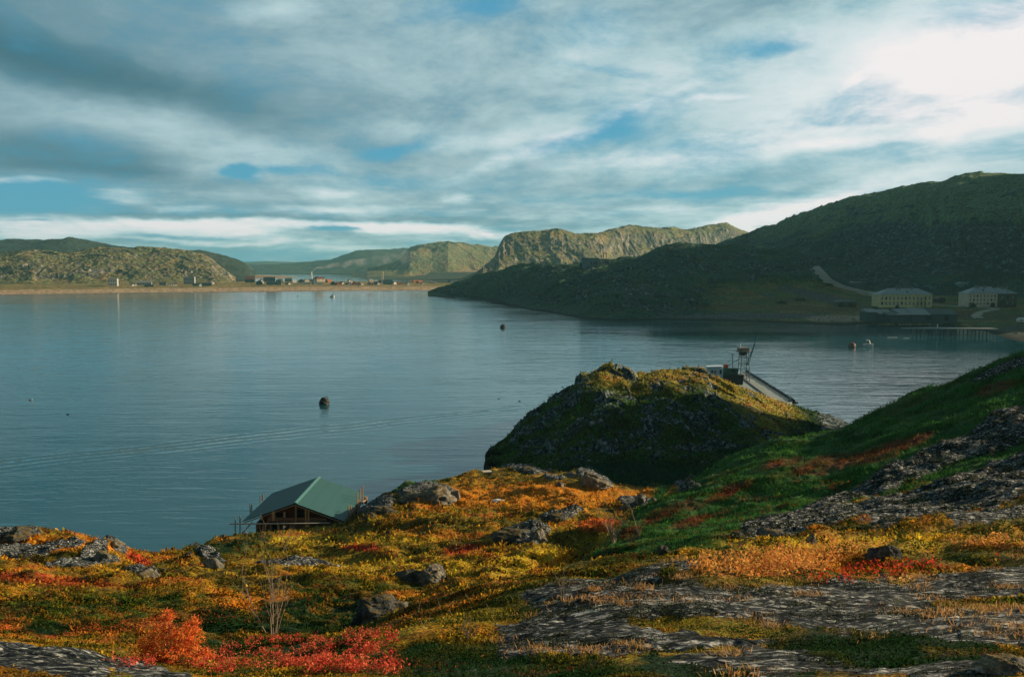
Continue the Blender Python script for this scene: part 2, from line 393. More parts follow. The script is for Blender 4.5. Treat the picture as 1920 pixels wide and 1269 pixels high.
def water_mat():
    m, t = newmat("sea_water")
    pos = t.node('ShaderNodeNewGeometry').outputs['Position']
    sp = t.node('ShaderNodeSeparateXYZ'); t.put(sp.inputs[0], pos)
    X, Y = sp.outputs[0], sp.outputs[1]
    # wind ripples, crests running slightly oblique to the view
    w1 = t.noise(t.map(pos, rot=(0, 0, math.radians(12)), scale=(0.35, 1, 1)), 1.1, 3, 0.55, 0.4)
    w2 = t.noise(t.map(pos, rot=(0, 0, math.radians(20)), scale=(0.22, 1, 1)), 0.36, 3, 0.55, 0.8)
    w3 = t.noise(t.map(pos, rot=(0, 0, math.radians(-8)), scale=(0.3, 1, 1)), 0.11, 2, 0.5, 0.5)
    calm = t.noise(t.map(pos, rot=(0, 0, math.radians(-15)), scale=(0.30, 1, 1)), 0.012, 4, 0.6, 0.8)
    # boat wake lines: distance from a straight line across the near bay
    a = at_z(-40, 868); b = at_z(1010, 757)
    L = math.hypot(b.x - a.x, b.y - a.y); nx, ny = -(b.y - a.y) / L, (b.x - a.x) / L; c0 = -(a.x * nx + a.y * ny)
    dist = t.m('ADD', t.m('ADD', t.m('MULTIPLY', X, nx), t.m('MULTIPLY', Y, ny)), c0)
    dist = t.m('ADD', dist, t.m('MULTIPLY', t.m('SUBTRACT', t.noise(pos, 0.05, 2, 0.5), 0.5), 5.0))
    env = t.m('MULTIPLY', t.rng(dist, -14, -0.5, 0, 1, True), t.rng(dist, 0.2, 2.2, 1, 0, True))
    env = t.m('MULTIPLY', env, t.rng(X, 12, -25, 0.25, 1.0))
    wk = t.m('MULTIPLY', t.m('SINE', t.m('MULTIPLY', dist, 2.1)), t.m('MULTIPLY', env, 0.22))
    h = t.m('ADD', t.m('MULTIPLY', w1, 0.22), t.m('MULTIPLY', w2, 0.75))
    h = t.m('MULTIPLY', h, t.rng(calm, 0.35, 0.65, 0.5, 1.15))
    h = t.m('ADD', h, t.m('MULTIPLY', w3, 0.8))
    shel = t.m('MULTIPLY', t.rng(Y, 230, 400, 0, 1, True), t.rng(X, 20, 120, 0, 1, True))
    h = t.m('ADD', t.m('MULTIPLY', h, t.m('MULTIPLY', t.rng(shel, 0, 1, 1.0, 0.2), t.m('ADD', 1.0, t.m('MULTIPLY', t.m('MULTIPLY', t.rng(X, 10, 70), t.rng(Y, 340, 260)), 1.0)))), wk)
    deep = t.mix(t.rng(calm, 0.3, 0.7), (0.003, 0.055, 0.080), (0.010, 0.088, 0.110))
    b_ = t.node('ShaderNodeBsdfPrincipled'); t.put(b_.inputs['Base Color'], deep)
    t.put(b_.inputs['Roughness'], t.rng(calm, 0.35, 0.65, 0.03, 0.11)); b_.inputs['IOR'].default_value = 1.42
    b_.inputs['Specular IOR Level'].default_value = 0.5
    t.l.new(bump(t, h, 1.0, 0.18), b_.inputs['Normal'])
    finish(t, b_.outputs[0]); return m

# ------------------------------------------------------------------ water
me_w = water_mat()
def sheet(name, x0, x1, y0, y1, z, mat):
    return structure(link_mesh(name, [(x0, y0, z), (x1, y0, z), (x1, y1, z), (x0, y1, z)], [0, 1, 2, 3], 4, mat))
sheet('water', -9000, 9000, 40, 16000, 0.0, me_w)

def palette(w, cols):
    """blend rows of colours by weights (list of arrays)"""
    tot = sum(w) + 1e-6
    return sum(wi[..., None] * np.array(c) for wi, c in zip(w, cols)) / tot[..., None]
GREEN = (0.060, 0.085, 0.010); DGREEN = (0.012, 0.040, 0.012); ORANGE = (0.62, 0.24, 0.020); YEL = (0.60, 0.41, 0.035)
RED = (0.50, 0.055, 0.025); STRAW = (0.50, 0.33, 0.13); OLIVE = (0.22, 0.17, 0.016); BROWN = (0.10, 0.055, 0.018)
SHGREEN = (0.046, 0.145, 0.028)

def zone(T, px, py, rx, ry, ang=0, jit=0.35, seed=5):
    c, s_ = math.cos(math.radians(ang)), math.sin(math.radians(ang))
    dx = T.px - px; dy = T.py - py
    a = (dx * c - dy * s_) / rx; b = (dx * s_ + dy * c) / ry
    r = np.sqrt(a * a + b * b) + jit * fbm(T.X * 0.9 * 30 / np.maximum(T.Y, 8), T.Y * 0.9 * 30 / np.maximum(T.Y, 8), 3, seed)
    return sstep(1.15, 0.7, r)

# ------------------------------------------------------------------ near hillside
R = [
 [(-1200, None, 1.5, 28.5), (3600, None, 1.5, 28.4)],
 [(-1200, 1250, 7), (-400, 1290, 7), (800, 1290, 7), (1300, 1272, 7), (1920, 1245, 7), (2600, 1180, 7), (3600, 1100, 7)],
 [(-1200, 1190, 12), (-400, 1215, 11.5), (0, 1208, 12), (150, 1222, 12), (250, 1243, 12), (400, 1262, 12.5), (550, 1240, 13), (680, 1200, 14), (780, 1152, 15), (900, 1122, 14.8), (1000, 1102, 14.6), (1100, 1085, 14.6), (1200, 1062, 15), (1300, 1032, 17), (1400, 1013, 20), (1600, 1003, 24), (1920, 965, 26), (2400, 850, 28), (3600, 700, 28)],
 [(-1200, 1180, 20), (-400, 1195, 20), (0, 1180, 21), (250, 1180, 21), (450, 1192, 21), (600, 1180, 23), (700, 1158, 25), (800, 1130, 27), (900, 1100, 29), (1000, 1096, 32), (1085, 1072, 33), (1200, 1034, 31), (1300, 1000, 34), (1400, 975, 36), (1600, 930, 38), (1750, 895, 38), (1920, 850, 38), (2400, 700, 38), (3600, 500, 38)],
 [(-1200, 1120, 36), (-400, 1100, 38), (0, 1085, 40), (300, 1085, 42), (600, 1075, 42), (800, 1050, 46), (1000, 1012, 50), (1060, 1048, 44), (1085, 1060, 36), (1120, 1024, 39), (1165, 985, 44), (1200, 960, 49), (1250, 929, 53), (1400, 858, 58), (1600, 791, 62), (1750, 729, 64), (1920, 671, 66), (2200, 540, 70), (2500, 400, 75), (3600, 200, 80)],
 [(-1200, 1060, 48), (-400, 1040, 48), (0, 1044, 50), (300, 1066, 52), (600, 1046, 56), (800, 1000, 60), (900, 975, 64), (1000, 968, 66), (1050, 1012, 54), (1085, 1064, 45), (1120, 1042, 49), (1165, 1008, 55), (1200, 985, 58), (1250, 953, 62), (1300, 935, 64), (1400, 885, 67), (1600, 815, 70), (1750, 750, 72), (1920, 690, 74), (2200, 540, 78), (2500, 400, 82), (3600, 200, 90)],
 [(-1200, 1000, 60), (-400, 985, 58), (0, 994, 60), (80, 992, 60), (150, 1001, 61), (200, 1014, 62), (240, 1035, 63), (290, 1047, 64), (340, 1033, 66), (400, 1010, 70), (450, 1003, 71), (520, 1004, 72), (600, 996, 73), (650, 983, 75), (690, 952, 80), (760, 915, 88), (830, 898, 93), (900, 885, 103), (960, 878, 108), (1020, 884, 99), (1090, 886, 96), (1140, 902, 92), (1200, 918, 88), (1280, 912, 90), (1340, 918, 92), (1450, 900, 92), (1600, 850, 92), (1920, 720, 92), (2300, 480, 95), (2600, 380, 100), (3600, 200, 110)],
 [(-1200, None, 78, 1.0), (-400, None, 76, 1.2), (0, None, 76, 1.5), (290, None, 76, 2.2), (400, None, 82, 3.0), (520, None, 90, 1.5), (650, None, 97, 1.2), (760, None, 103, 2.0), (850, None, 112, 2.0), (960, None, 119, 1.0), (1100, None, 112, 2.0), (1300, None, 112, 2.2), (1600, None, 120, 5), (1920, None, 130, 12), (2150, None, 140, 36), (2500, None, 140, 50), (3600, None, 150, 60)],
 [(-1200, None, 90, -3), (290, None, 90, -3), (520, None, 100, -3), (850, None, 122, -3), (960, None, 128, -3), (1020, None, 132, 0.5), (1100, None, 145, 2), (1500, None, 150, 1.5), (1650, None, 158, -2), (1920, None, 165, -1), (2100, None, 166, 34), (2250, None, 168, 50), (2500, None, 170, 60), (3600, None, 175, 60)],  # unseen ground past the right edge is raised to throw shade on the knoll
 [(-1200, None, 110, -4), (900, None, 135, -4), (1600, None, 190, -4), (2000, None, 196, -4), (2150, None, 190, 14), (2500, None, 195, 30), (3600, None, 220, 20)],
]
T = Terrain(R, -900, 3000, 1900, [40, 130, 110, 140, 50, 110, 60, 40, 14])
T.smooth_u(9); T.px, T.py = to_px(T.X, T.Y, T.Z)
X, Y = T.X, T.Y
px, py = T.px, T.py
# bare rock zones (painted as places on the hill)
rock = np.zeros_like(X)
def addrock(*a, k=1.0, jit=0.5): 
    global rock
    rock = np.maximum(rock, k * zone(T, *a, jit=jit, seed=23))
slab = (Y < 17.5) * sstep(-6, 14, py - (1168 - (px - 780) * 0.24)) * sstep(760, 880, px) * sstep(0, 60, (1245 - (px - 800) * 0.02) - py)
rock = np.maximum(rock, slab * 0.95)
for a in [(60, 1238, 210, 26, -8), (220, 1250, 160, 16, -10), (60, 1028, 100, 10, 0), (180, 1042, 34, 13, 20), (215, 1026, 32, 14, -35), (150, 1056, 90, 8, 0), (268, 1077, 40, 10, -15),
          (400, 1055, 42, 10, -20), (30, 1000, 60, 16, 0), (560, 1068, 90, 5, 3), (800, 925, 60, 17, 5), (700, 952, 42, 16, 15), (1115, 900, 40, 18, -25), (1040, 903, 26, 8, 0), (990, 1003, 60, 10, 0),
          (1290, 915, 30, 6, 0), (1190, 945, 36, 12, -5), (940, 872, 60, 10, 0), (1010, 878, 60, 12, 0), (1050, 965, 45, 7, 10),
          (1720, 870, 290, 20, 24), (1860, 905, 280, 42, 20), (1900, 800, 130, 20, 25), (1620, 960, 260, 16, 14), (1480, 985, 100, 14, 8), (1880, 975, 130, 26, 8), (1880, 700, 70, 10, 18),
          (1400, 1245, 210, 34, 4), (1330, 1180, 560, 34, 3), (1700, 1120, 420, 26, 3), (1800, 1180, 190, 28, -6), (1720, 1250, 190, 22, -4), (1550, 1150, 400, 16, 0), (1460, 1105, 330, 22, 2), (1100, 1200, 260, 46, 14), (1180, 1150, 330, 60, 10), (960, 1180, 150, 40, 14)]:
    addrock(*a)
# planted pockets inside the slab
for a in [(940, 1150, 75, 22, 8), (1300, 1170, 120, 20, -3), (1450, 1185, 150, 14, 0), (1480, 1060, 230, 26, -4), (1750, 1045, 260, 30, 0), (1640, 1222, 150, 28, -2), (1120, 1262, 260, 26, 0), (1860, 1130, 110, 12, 0), (1000, 1240, 230, 20, 0),
          (820, 1215, 130, 60, 10), (1870, 1225, 110, 22, -4), (1400, 1090, 180, 16, 0), (1560, 1020, 180, 14, 0)]:
    rock *= 1 - 0.95 * zone(T, *a, jit=0.5, seed=41)
rock = np.clip(rock + 0.28 * np.clip(fbm(X * 0.35, Y * 0.35, 4, 77) - 0.28, 0, 1) * (px < 1150), 0, 1)

# humps, hummocks, slabs
near = np.clip(Y / 30, 0.25, 2.2)
amp = np.clip(Y / 40, 0.12, 1.6)
keep = 1 - np.exp(-((Y / 4.0) ** 2))
spur0 = sstep(-4, 16, (px - 1085) + (py - 1060) * 1.0) * sstep(1050, 1010, py + (px - 1300) * 0.02) * (Y > 27)
bil2 = np.abs(perlin(X / 3.2, Y / 2.4, 9)) + .5 * np.abs(perlin(X / 1.5, Y / 1.2, 19))
hum = fbm(X / 9, Y / 9, 4, 3) * 1.0 * np.clip(Y / 45, 0.1, 1.2) + (bil2 - .35) * 0.42 * np.clip(Y / 22, 0.3, 1.25) * (1 - .5 * spur0)
nocab = 1 - 0.85 * np.exp(-((px - 545) / 130) ** 2 - ((Y - 72) / 9) ** 2)
hum = hum * nocab
fineN = fbm(X / 0.45, Y / 0.45, 3, 31) * 0.035 * np.clip(Y / 14, 0.5, 2.6)
wx = X * math.cos(0.35) + Y * math.sin(0.35); wy = -X * math.sin(0.35) + Y * math.cos(0.35)
strat = fbm(wx / 2.6, wy / 0.55, 5, 55, 0.6, True)
f1, f2, idv = worley(X / 1.8, Y / 1.3, 5)
ledge = np.floor((idv + 0.35 * fbm(X / 2, Y / 2, 2, 8)) * 4) / 4
crag = 0.10 * strat + 0.10 * (ledge - 0.5) * sstep(0.02, 0.18, f2 - f1) 
T.Z = T.Z + keep * (hum * (1 - 0.3 * rock) + fineN * (1 - rock) + rock ** 2 * crag * np.clip(Y / 18, 0.35, 2.4) + 0.16 * rock * np.clip((Y - 30) / 20, 0, 2))
T.px, T.py = to_px(T.X, T.Y, T.Z)
# plant colours
g1 = fbm(X / 5.0 + 3, Y / 3.2, 4, 101); g2 = fbm(X / 2.2, Y / 1.5, 4, 111); g3 = fbm(X / 1.0, Y / 0.8, 3, 121)
wO = sstep(-0.2, 0.25, g1 + 0.6 * g3) * 1.0; wG = sstep(-0.12, 0.2, g2 + .3 * g3) * 1.8; wY = sstep(0.05, 0.3, -g2 + 0.5 * g3) * 0.7
wR = sstep(0.22, 0.42, g1 - 0.5 * g2 + 0.3 * g3) * 1.2; wD = sstep(0.18, 0.4, -g1 + 0.3 * g2) * 1.4; wOl = np.full_like(X, 0.75)
vegc = palette([wO, wG, wY, wR, wD, wOl, sstep(.1, .4, -g1 - .4 * g3) * 1.2], [ORANGE, GREEN, YEL, RED, DGREEN, OLIVE, BROWN])
def addcol(c, k, *a, jit=0.6):
    global vegc
    w = (k * zone(T, *a, jit=jit, seed=63) * (0.55 + 0.9 * sstep(-0.4, 0.3, g3)))[..., None]
    w = np.clip(w, 0, 1); vegc = vegc * (1 - w) + np.array(c) * w
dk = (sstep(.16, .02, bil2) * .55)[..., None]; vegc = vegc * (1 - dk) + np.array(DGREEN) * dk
# the shaded spur on the right: grass green with rusty patches
spur = sstep(-4, 16, (px - 1085) + (py - 1060) * 1.0) * sstep(1092, 1072, py + (px - 1100) * 0.27) * (Y > 19) * (1 - sstep(50, 58, Y) * (px < 1285) * (py > 905) * (py > 1165 - (px - 1085) * 1.45) )
spc = palette([0.8 + 0 * X, sstep(0, .3, g2), sstep(0.15, 0.4, g1) * 0.6], [SHGREEN, DGREEN, BROWN])
# orange meadow and its coloured patches
for c, k, a in [(ORANGE, .7, (1000, 930, 260, 26, 0)), (ORANGE, .8, (400, 1130, 330, 24, 0)), ((0.55, 0.12, 0.02), .9, (1130, 985, 60, 14, 0)), (RED, .9, (680, 1027, 34, 8, 0)), (RED, .9, (262, 1050, 30, 9, -25)),
                (RED, .7, (870, 1030, 50, 8, 10)), (RED, .6, (60, 1085, 140, 12, -4)), ((0.5, 0.12, 0.02), .8, (150, 1165, 260, 30, 0)), (ORANGE, .8, (120, 1020, 130, 16, 0)), (GREEN, .85, (170, 1140, 230, 34, 4)),
                (GREEN, .8, (450, 1030, 100, 12, 0)), (DGREEN, .95, (600, 1150, 170, 36, 5)), (DGREEN, .9, (420, 1165, 100, 26, 0)), (GREEN, .7, (640, 1100, 150, 16, 0)), (DGREEN, .9, (90, 1178, 60, 12, 0)), (YEL, .7, (1040, 1030, 110, 14, 12)),
                (YEL, .6, (960, 1060, 130, 22, 5)), (GREEN, .6, (1080, 1020, 60, 10, 0)), (ORANGE, .7, (1040, 1058, 60, 9, 20)), (YEL, .7, (640, 1012, 200, 10, 0)), (YEL, .5, (720, 1060, 200, 18, 0)), (OLIVE, .7, (600, 1045, 200, 12, 0)),
                (ORANGE, .7, (1500, 1052, 120, 18, 2)), ((0.62, 0.28, 0.07), .8, (1440, 1065, 120, 18, 4)), ((0.35, 0.10, 0.03), .5, (1720, 1062, 70, 10, 0)), (ORANGE, .6, (1860, 1022, 90, 6, 0)), (OLIVE, .9, (1500, 1100, 160, 16, -5)), (YEL, .8, (1560, 1020, 230, 14, 0)),
                (STRAW, .6, (1700, 1090, 240, 10, 5)), (GREEN, .6, (1830, 1045, 130, 12, 0)), (DGREEN, .95, (1200, 1262, 420, 36, 0)), (DGREEN, .95, (1680, 1222, 260, 44, -2)), (DGREEN, .9, (860, 1235, 160, 40, 0)), (DGREEN, .8, (500, 1215, 200, 22, 0)),
                (OLIVE, .9, (1340, 1172, 130, 18, -3)), (OLIVE, .8, (950, 1150, 80, 20, 8)), (GREEN, .9, (430, 1000, 70, 8, 0)), (DGREEN, .8, (430, 1022, 90, 12, 12)), (DGREEN, .9, (760, 912, 60, 8, 10)), (SHGREEN, .9, (780, 905, 90, 10, 15)), (DGREEN, 1, (1200, 895, 130, 18, 0))]:
    addcol(c, k, *a)
vegc = vegc * (1 - spur[..., None]) + spc * spur[..., None]
for a in [(1540, 872, 90, 13, 15), (1470, 868, 40, 8, 10), (1650, 850, 100, 13, 18), (1700, 830, 60, 9, 20), (1880, 725, 55, 10, 15), (1340, 935, 60, 9, 20), (1250, 960, 50, 10, 25), (1440, 875, 40, 7, 20), (1380, 915, 60, 10, 20), (1180, 1000, 26, 20, 40), (1310, 975, 60, 8, 15), (1200, 1065, 24, 8, 0)]:
    addcol((0.16, 0.045, 0.02), 0.6, *a, jit=1.0)
# cold green where the bay side falls away and in the reedy hollow
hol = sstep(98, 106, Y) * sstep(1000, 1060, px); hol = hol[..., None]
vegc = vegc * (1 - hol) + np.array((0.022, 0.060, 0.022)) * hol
wet = sstep(1.2, 0.2, T.Z)[..., None]; vegc = vegc * (1 - wet) + np.array((0.02, 0.018, 0.014)) * wet
M_near = tundra("tundra", 24.0, 2.2, 0.11)
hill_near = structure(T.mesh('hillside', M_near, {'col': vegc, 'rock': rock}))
# the same ground continued behind and beside the viewpoint
gx = np.arange(-70, 95, .7); gy = np.arange(-40, 34, .7); GX, GY = np.meshgrid(gx, gy)
GZ = np.zeros_like(GX); ju = np.clip((GX / np.maximum(GY, 1.6) - T.u[0]) / (T.u[1] - T.u[0]), 0, T.nu - 1).astype(int)
for i in range(GX.shape[0]):
    for j in range(GX.shape[1]):
        c = ju[i, j]; GZ[i, j] = np.interp(max(GY[i, j], 1.6), T.Y[:, c], T.Z[:, c])
for _ in range(3): GZ[1:-1, 1:-1] = (GZ[1:-1, 1:-1] * 2 + GZ[:-2, 1:-1] + GZ[2:, 1:-1] + GZ[1:-1, :-2] + GZ[1:-1, 2:]) / 6
inside = (np.abs(GX) < 1.0 * GY + 1) | ((np.abs(GX) < 3) & (GY > -2))
GZ = GZ - np.where(inside, .45, .05) + .12 * fbm(GX / 3, GY / 3, 3, 5) * (~inside)
gi = np.arange(GX.size).reshape(GX.shape); gq = np.stack([gi[:-1, :-1], gi[:-1, 1:], gi[1:, 1:], gi[1:, :-1]], -1)
gcol = palette([.6 + 0 * GX, sstep(-.1, .3, fbm(GX / 4, GY / 4, 3, 6)), sstep(.0, .3, fbm(GX / 3, GY / 3, 3, 7))], [GREEN, ORANGE, OLIVE])
structure(link_mesh('hillside', np.stack([GX, GY, GZ], -1), gq, 4, M_near, True, {'col': gcol.reshape(-1, 3), 'rock': sstep(-.1, .2, fbm(GX / 6, GY / 5, 4, 8)).ravel()}))
NEAR = T; NEAR_rock = rock; NEAR_col = vegc

# ------------------------------------------------------------------ knoll
kc = [(885, None, 130, -1.8), (903, 868, None), (920, 850, 138), (950, 834, 142), (980, 800, 146), (1040, 752, 150), (1075, 724, 152), (1095, 700, 153), (1130, 685, 154), (1160, 692, 154), (1195, 702, 154), (1225, 692, 155), (1260, 690, 156), (1320, 695, 157), (1380, 720, 160),
      (1430, 745, 162), (1480, 766, 164), (1520, 779, 166), (1560, 788, 168), (1592, 797, None), (1640, None, 170, -2)]
def ring(f, y, base):
    out = []
    for c in kc:
        if c[1] is None: YY, z = c[2], c[3]
        else:
            t_ = float(tan_of(c[1])); YY = c[2] or -H / t_; z = H + t_ * YY
        yb = 120 if c[0] > 1000 else 120 + (1000 - c[0]) * 0.09
        out.append((c[0], None, yb + (YY - yb) * y, base + (z - base) * f))
    return out
K = Terrain([[(860, None, 116, -2), (960, None, 114, -2), (1640, None, 114, -2)], ring(0.06, 0.0, 0.6), ring(0.34, 0.32, 0.6), ring(0.60, 0.50, 0.6), ring(0.86, 0.80, 0.6), ring(1.0, 1.0, 0.6),
             [(860, None, 150, -2), (940, None, 165, -2.5), (1130, None, 168, 9), (1300, None, 172, 8.0), (1350, None, 176, 5.0), (1400, None, 180, 2.2), (1450, None, 184, 0.6), (1500, None, 186, -0.5), (1640, None, 190, -2)],
             [(860, None, 160, -3), (1100, None, 195, -3), (1640, None, 215, -3)]],
            870, 1650, 620, [10, 70, 60, 70, 60, 50, 16])
K.smooth_u(5)
X, Y = K.X, K.Y
zf = np.clip(K.Z / 12, 0, 1)
f1, f2, idv = worley(X / 5.0 + 0.3 * fbm(X / 4, Y / 4, 2, 4), Y / 3.6, 15)
f1b, f2b, idb = worley(X / 1.9, Y / 1.5, 25)
kr = sstep(-0.25, 0.15, fbm(X / 8, Y / 6, 4, 61) + 0.25 - 0.5 * sstep(0.8, 1.0, zf)) 
edge = np.clip((K.Z + 1.5) / 4, 0, 1)
kq = 1 - .66 * sstep(1300, 1400, K.px); K.Z = K.Z + kq * edge * (kr * (3.0 * (idv - 0.5) * sstep(0.0, 0.12, f2 - f1) + 0.6 * (idb - 0.5) * sstep(0, 0.15, f2b - f1b)) + 0.9 * fbm(X / 7, Y / 5, 5, 71) + 0.25 * fbm(X / 1.5, Y / 1.5, 3, 73, 0.6, True)
    - 0.0 * np.exp(-((X - 22) / 5) ** 2) * sstep(0.6, 0.9, zf))
K.Z = K.Z - .85 * sstep(.45, .9, zf) - 7 * sstep(912, 888, K.px); K.Z = np.where((K.Z < 0) & (K.px < 930), K.Z - 1, K.Z)
K.px, K.py = to_px(K.X, K.Y, K.Z)
sl = K.slope()
krock = np.clip(sstep(0.4, 0.85, sl) * 1.05 * sstep(-.30, .0, fbm(X / 7, Y / 5, 3, 87)) + sstep(0.1, 0.35, fbm(X / 3, Y / 3, 3, 81)) * 0.35 * kr, 0, 1)
krock *= sstep(0.8, 3.0, K.Z) * 0.9 + 0.1
krock = np.maximum(krock * .85, sstep(1515, 1560, K.px + 20 * fbm(X / 3, Y / 3, 3, 88)) * .95)
c1 = fbm(X / 6, Y / 4, 4, 83); c2 = fbm(X / 2, Y / 1.6, 3, 84)
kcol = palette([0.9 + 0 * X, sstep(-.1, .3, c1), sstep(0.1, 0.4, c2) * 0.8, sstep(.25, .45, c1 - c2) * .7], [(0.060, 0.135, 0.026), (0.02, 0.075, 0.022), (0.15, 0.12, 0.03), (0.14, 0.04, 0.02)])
top = (sstep(0.74, 0.95, zf + 0.14 * c1 + 0.62 * sstep(1300, 1460, K.px)) * 0.85)[..., None]  # golden plants towards the crest and right flank, brightened to look sunlit
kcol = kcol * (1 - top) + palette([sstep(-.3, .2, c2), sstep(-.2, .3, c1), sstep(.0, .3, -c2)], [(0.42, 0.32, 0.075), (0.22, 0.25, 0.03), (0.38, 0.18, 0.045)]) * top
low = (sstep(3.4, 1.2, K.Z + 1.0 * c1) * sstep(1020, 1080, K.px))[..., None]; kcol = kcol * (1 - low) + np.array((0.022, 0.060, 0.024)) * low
wl = sstep(1.4, 0.7, K.Z)[..., None] * np.maximum(sstep(1040, 960, K.px), sstep(1400, 1500, K.px) * (K.Y > 160))[..., None]; kcol = kcol * (1 - wl) + np.array((0.012, 0.012, 0.010)) * wl
M_knoll = tundra("knoll_ground", 5.0, 0.42, 0.22, rockcol=((0.012, 0.026, 0.032), (0.10, 0.14, 0.15), (0.36, 0.42, 0.43)), strata=(1, 1))
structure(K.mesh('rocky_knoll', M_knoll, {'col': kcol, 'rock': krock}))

# ------------------------------------------------------------------ headland with the shore flats
hs = [(805, 551), (840, 556), (870, 563), (940, 572), (1000, 578), (1040, 588), (1080, 596), (1120, 601), (1200, 599), (1290, 599), (1400, 602), (1500, 606), (1560, 608), (1620, 611), (1650, 606), (1690, 601), (1780, 602), (1815, 610), (1845, 628), (1880, 637), (1920, 643), (2100, 655), (2400, 670)]
Hd = Terrain([[(a, None, -H / float(tan_of(b)) * 0.93, -3) for a, b in hs],
              [(a, b + 1.0, None) for a, b in hs],
              [(800, None, 1000, 1), (830, 551, 985), (870, 556, 915), (940, 562, 790), (1000, 560, 730), (1080, 570, 600), (1120, 560, 545), (1200, 566, 545), (1270, 580, 540), (1330, 588, 530), (1400, 590, 520), (1500, 590, 505), (1600, 592, 492), (1690, 590, 525), (1780, 592, 520), (1830, 600, 470), (1870, 608, 430), (1920, 613, 415), (2400, 620, 390)],
              [(800, None, 1010, 2), (830, 543, 990), (870, 540, 930), (940, 535, 830), (1000, 530, 790), (1080, 535, 680), (1150, 530, 640), (1250, 530, 620), (1330, 565, 590), (1400, 562, 590), (1500, 562, 590), (1560, 566, 585), (1640, 572, 555), (1750, 573, 553), (1860, 573, 555), (1920, 575, 550), (2400, 580, 520)],
              [(800, None, 1030, 1), (815, 549, 1010), (845, 538, 1000), (870, 530, 990), (920, 516, 960), (960, 505, 930), (1000, 496, 900), (1030, 496, 890), (1060, 501, 870), (1090, 497, 860), (1150, 492, 840), (1200, 487, 820), (1240, 470, 800), (1290, 461, 790), (1350, 464, 780), (1420, 468, 770), (1490, 475, 740), (1530, 500, 700), (1570, 525, 690), (1620, 548, 670), (1700, 552, 660), (1920, 552, 660), (2400, 552, 620)],
              [(800, None, 1100, -2), (1000, None, 1100, 20), (1290, None, 1000, 35), (1500, None, 1000, 32), (1600, None, 900, 14), (1920, None, 900, 10), (2400, None, 900, 10)],
              [(800, None, 1300, -3), (1300, None, 1400, -3), (2400, None, 1400, -3)]],
             803, 2350, 760, [5, 30, 60, 90, 40, 10], ysm=45)
Hd.smooth_u(4)
X, Y = Hd.X, Hd.Y
flat = sstep(1290, 1380, Hd.px) * sstep(0, 1, (Y < 640) * 1.0)
rel = sstep(-1, 6, Hd.Z) * (1 - 0.85 * flat)
f1, f2, idv = worley(X / 22, Y / 16, 35)
Hd.Z = Hd.Z + rel * (2.5 * fbm(X / 30 + Y / 60, Y / 90, 4, 94, .6, True) + 4.2 * fbm(X / 45, Y / 30, 5, 91) + 4.2 * (idv - .5) * sstep(0, .15, f2 - f1) + 1.0 * fbm(X / 9, Y / 7, 4, 93, .55, True)) + sstep(-1, 1, Hd.Z) * 0.35 * fbm(X / 5, Y / 5, 3, 95)
Hd.px, Hd.py = to_px(Hd.X, Hd.Y, Hd.Z)
sl = Hd.slope(); c1 = fbm(X / 25, Y / 18, 4, 97); c2 = fbm(X / 8, Y / 7, 3, 98)
hrock = np.clip(.1 + .8 * sstep(-.1, .2, fbm(X / 22, Y / 16, 5, 152, .6)) * sstep(.12, .45, sl), 0, 1) * (1 - flat)
hcol = palette([0.9 + 0 * X, sstep(-.1, .3, c1), sstep(.1, .4, c2) * .6], [(0.032, 0.095, 0.052), (0.007, 0.038, 0.034), (0.13, 0.08, 0.03)])
fl = flat[..., None]; hcol = hcol * (1 - fl) + palette([sstep(-.2, .3, c1), sstep(-.1, .3, -c1), sstep(0, .3, c2)], [(0.10, 0.14, 0.036), (0.22, 0.16, 0.05), (0.045, 0.09, 0.036)]) * fl
hT = Hd
def hcolz(c, k, *a, jit=0.3):
    global hcol
    w = np.clip(k * zone(Hd, *a, jit=jit, seed=9), 0, 1)[..., None]; hcol = hcol * (1 - w) + np.array(c) * w
hcolz((0.16, 0.105, 0.03), .8, 1400, 576, 130, 5); hcolz((0.14, 0.09, 0.03), .7, 1560, 580, 80, 6); hcolz((0.10, 0.10, 0.025), .7, 1480, 562, 80, 7)
hcolz((0.10, 0.11, 0.12), .9, 1400, 592, 160, 6); hcolz((0.36, 0.29, 0.21), 1, 1580, 597, 75, 6.5); hcolz((0.09, 0.09, 0.10), .8, 1540, 556, 90, 8, -12)
hcolz((0.07, 0.075, 0.025), .7, 1850, 594, 90, 7); hcolz((0.10, 0.035, 0.025), .6, 1810, 588, 40, 6); hcolz((0.05, 0.06, 0.065), .8, 1890, 622, 80, 12)
wl = sstep(1.0, 0.3, Hd.Z)[..., None]; hcol = hcol * (1 - wl) + np.array((0.006, 0.009, 0.010)) * wl
M_head = tundra("headland_ground", 1.3, 0.16, 0.7, rockcol=((0.002, 0.012, 0.018), (0.032, 0.078, 0.086), (0.25, 0.34, 0.34)), strata=(1, 1))
structure(Hd.mesh('headland', M_head, {'col': hcol, 'rock': hrock}))

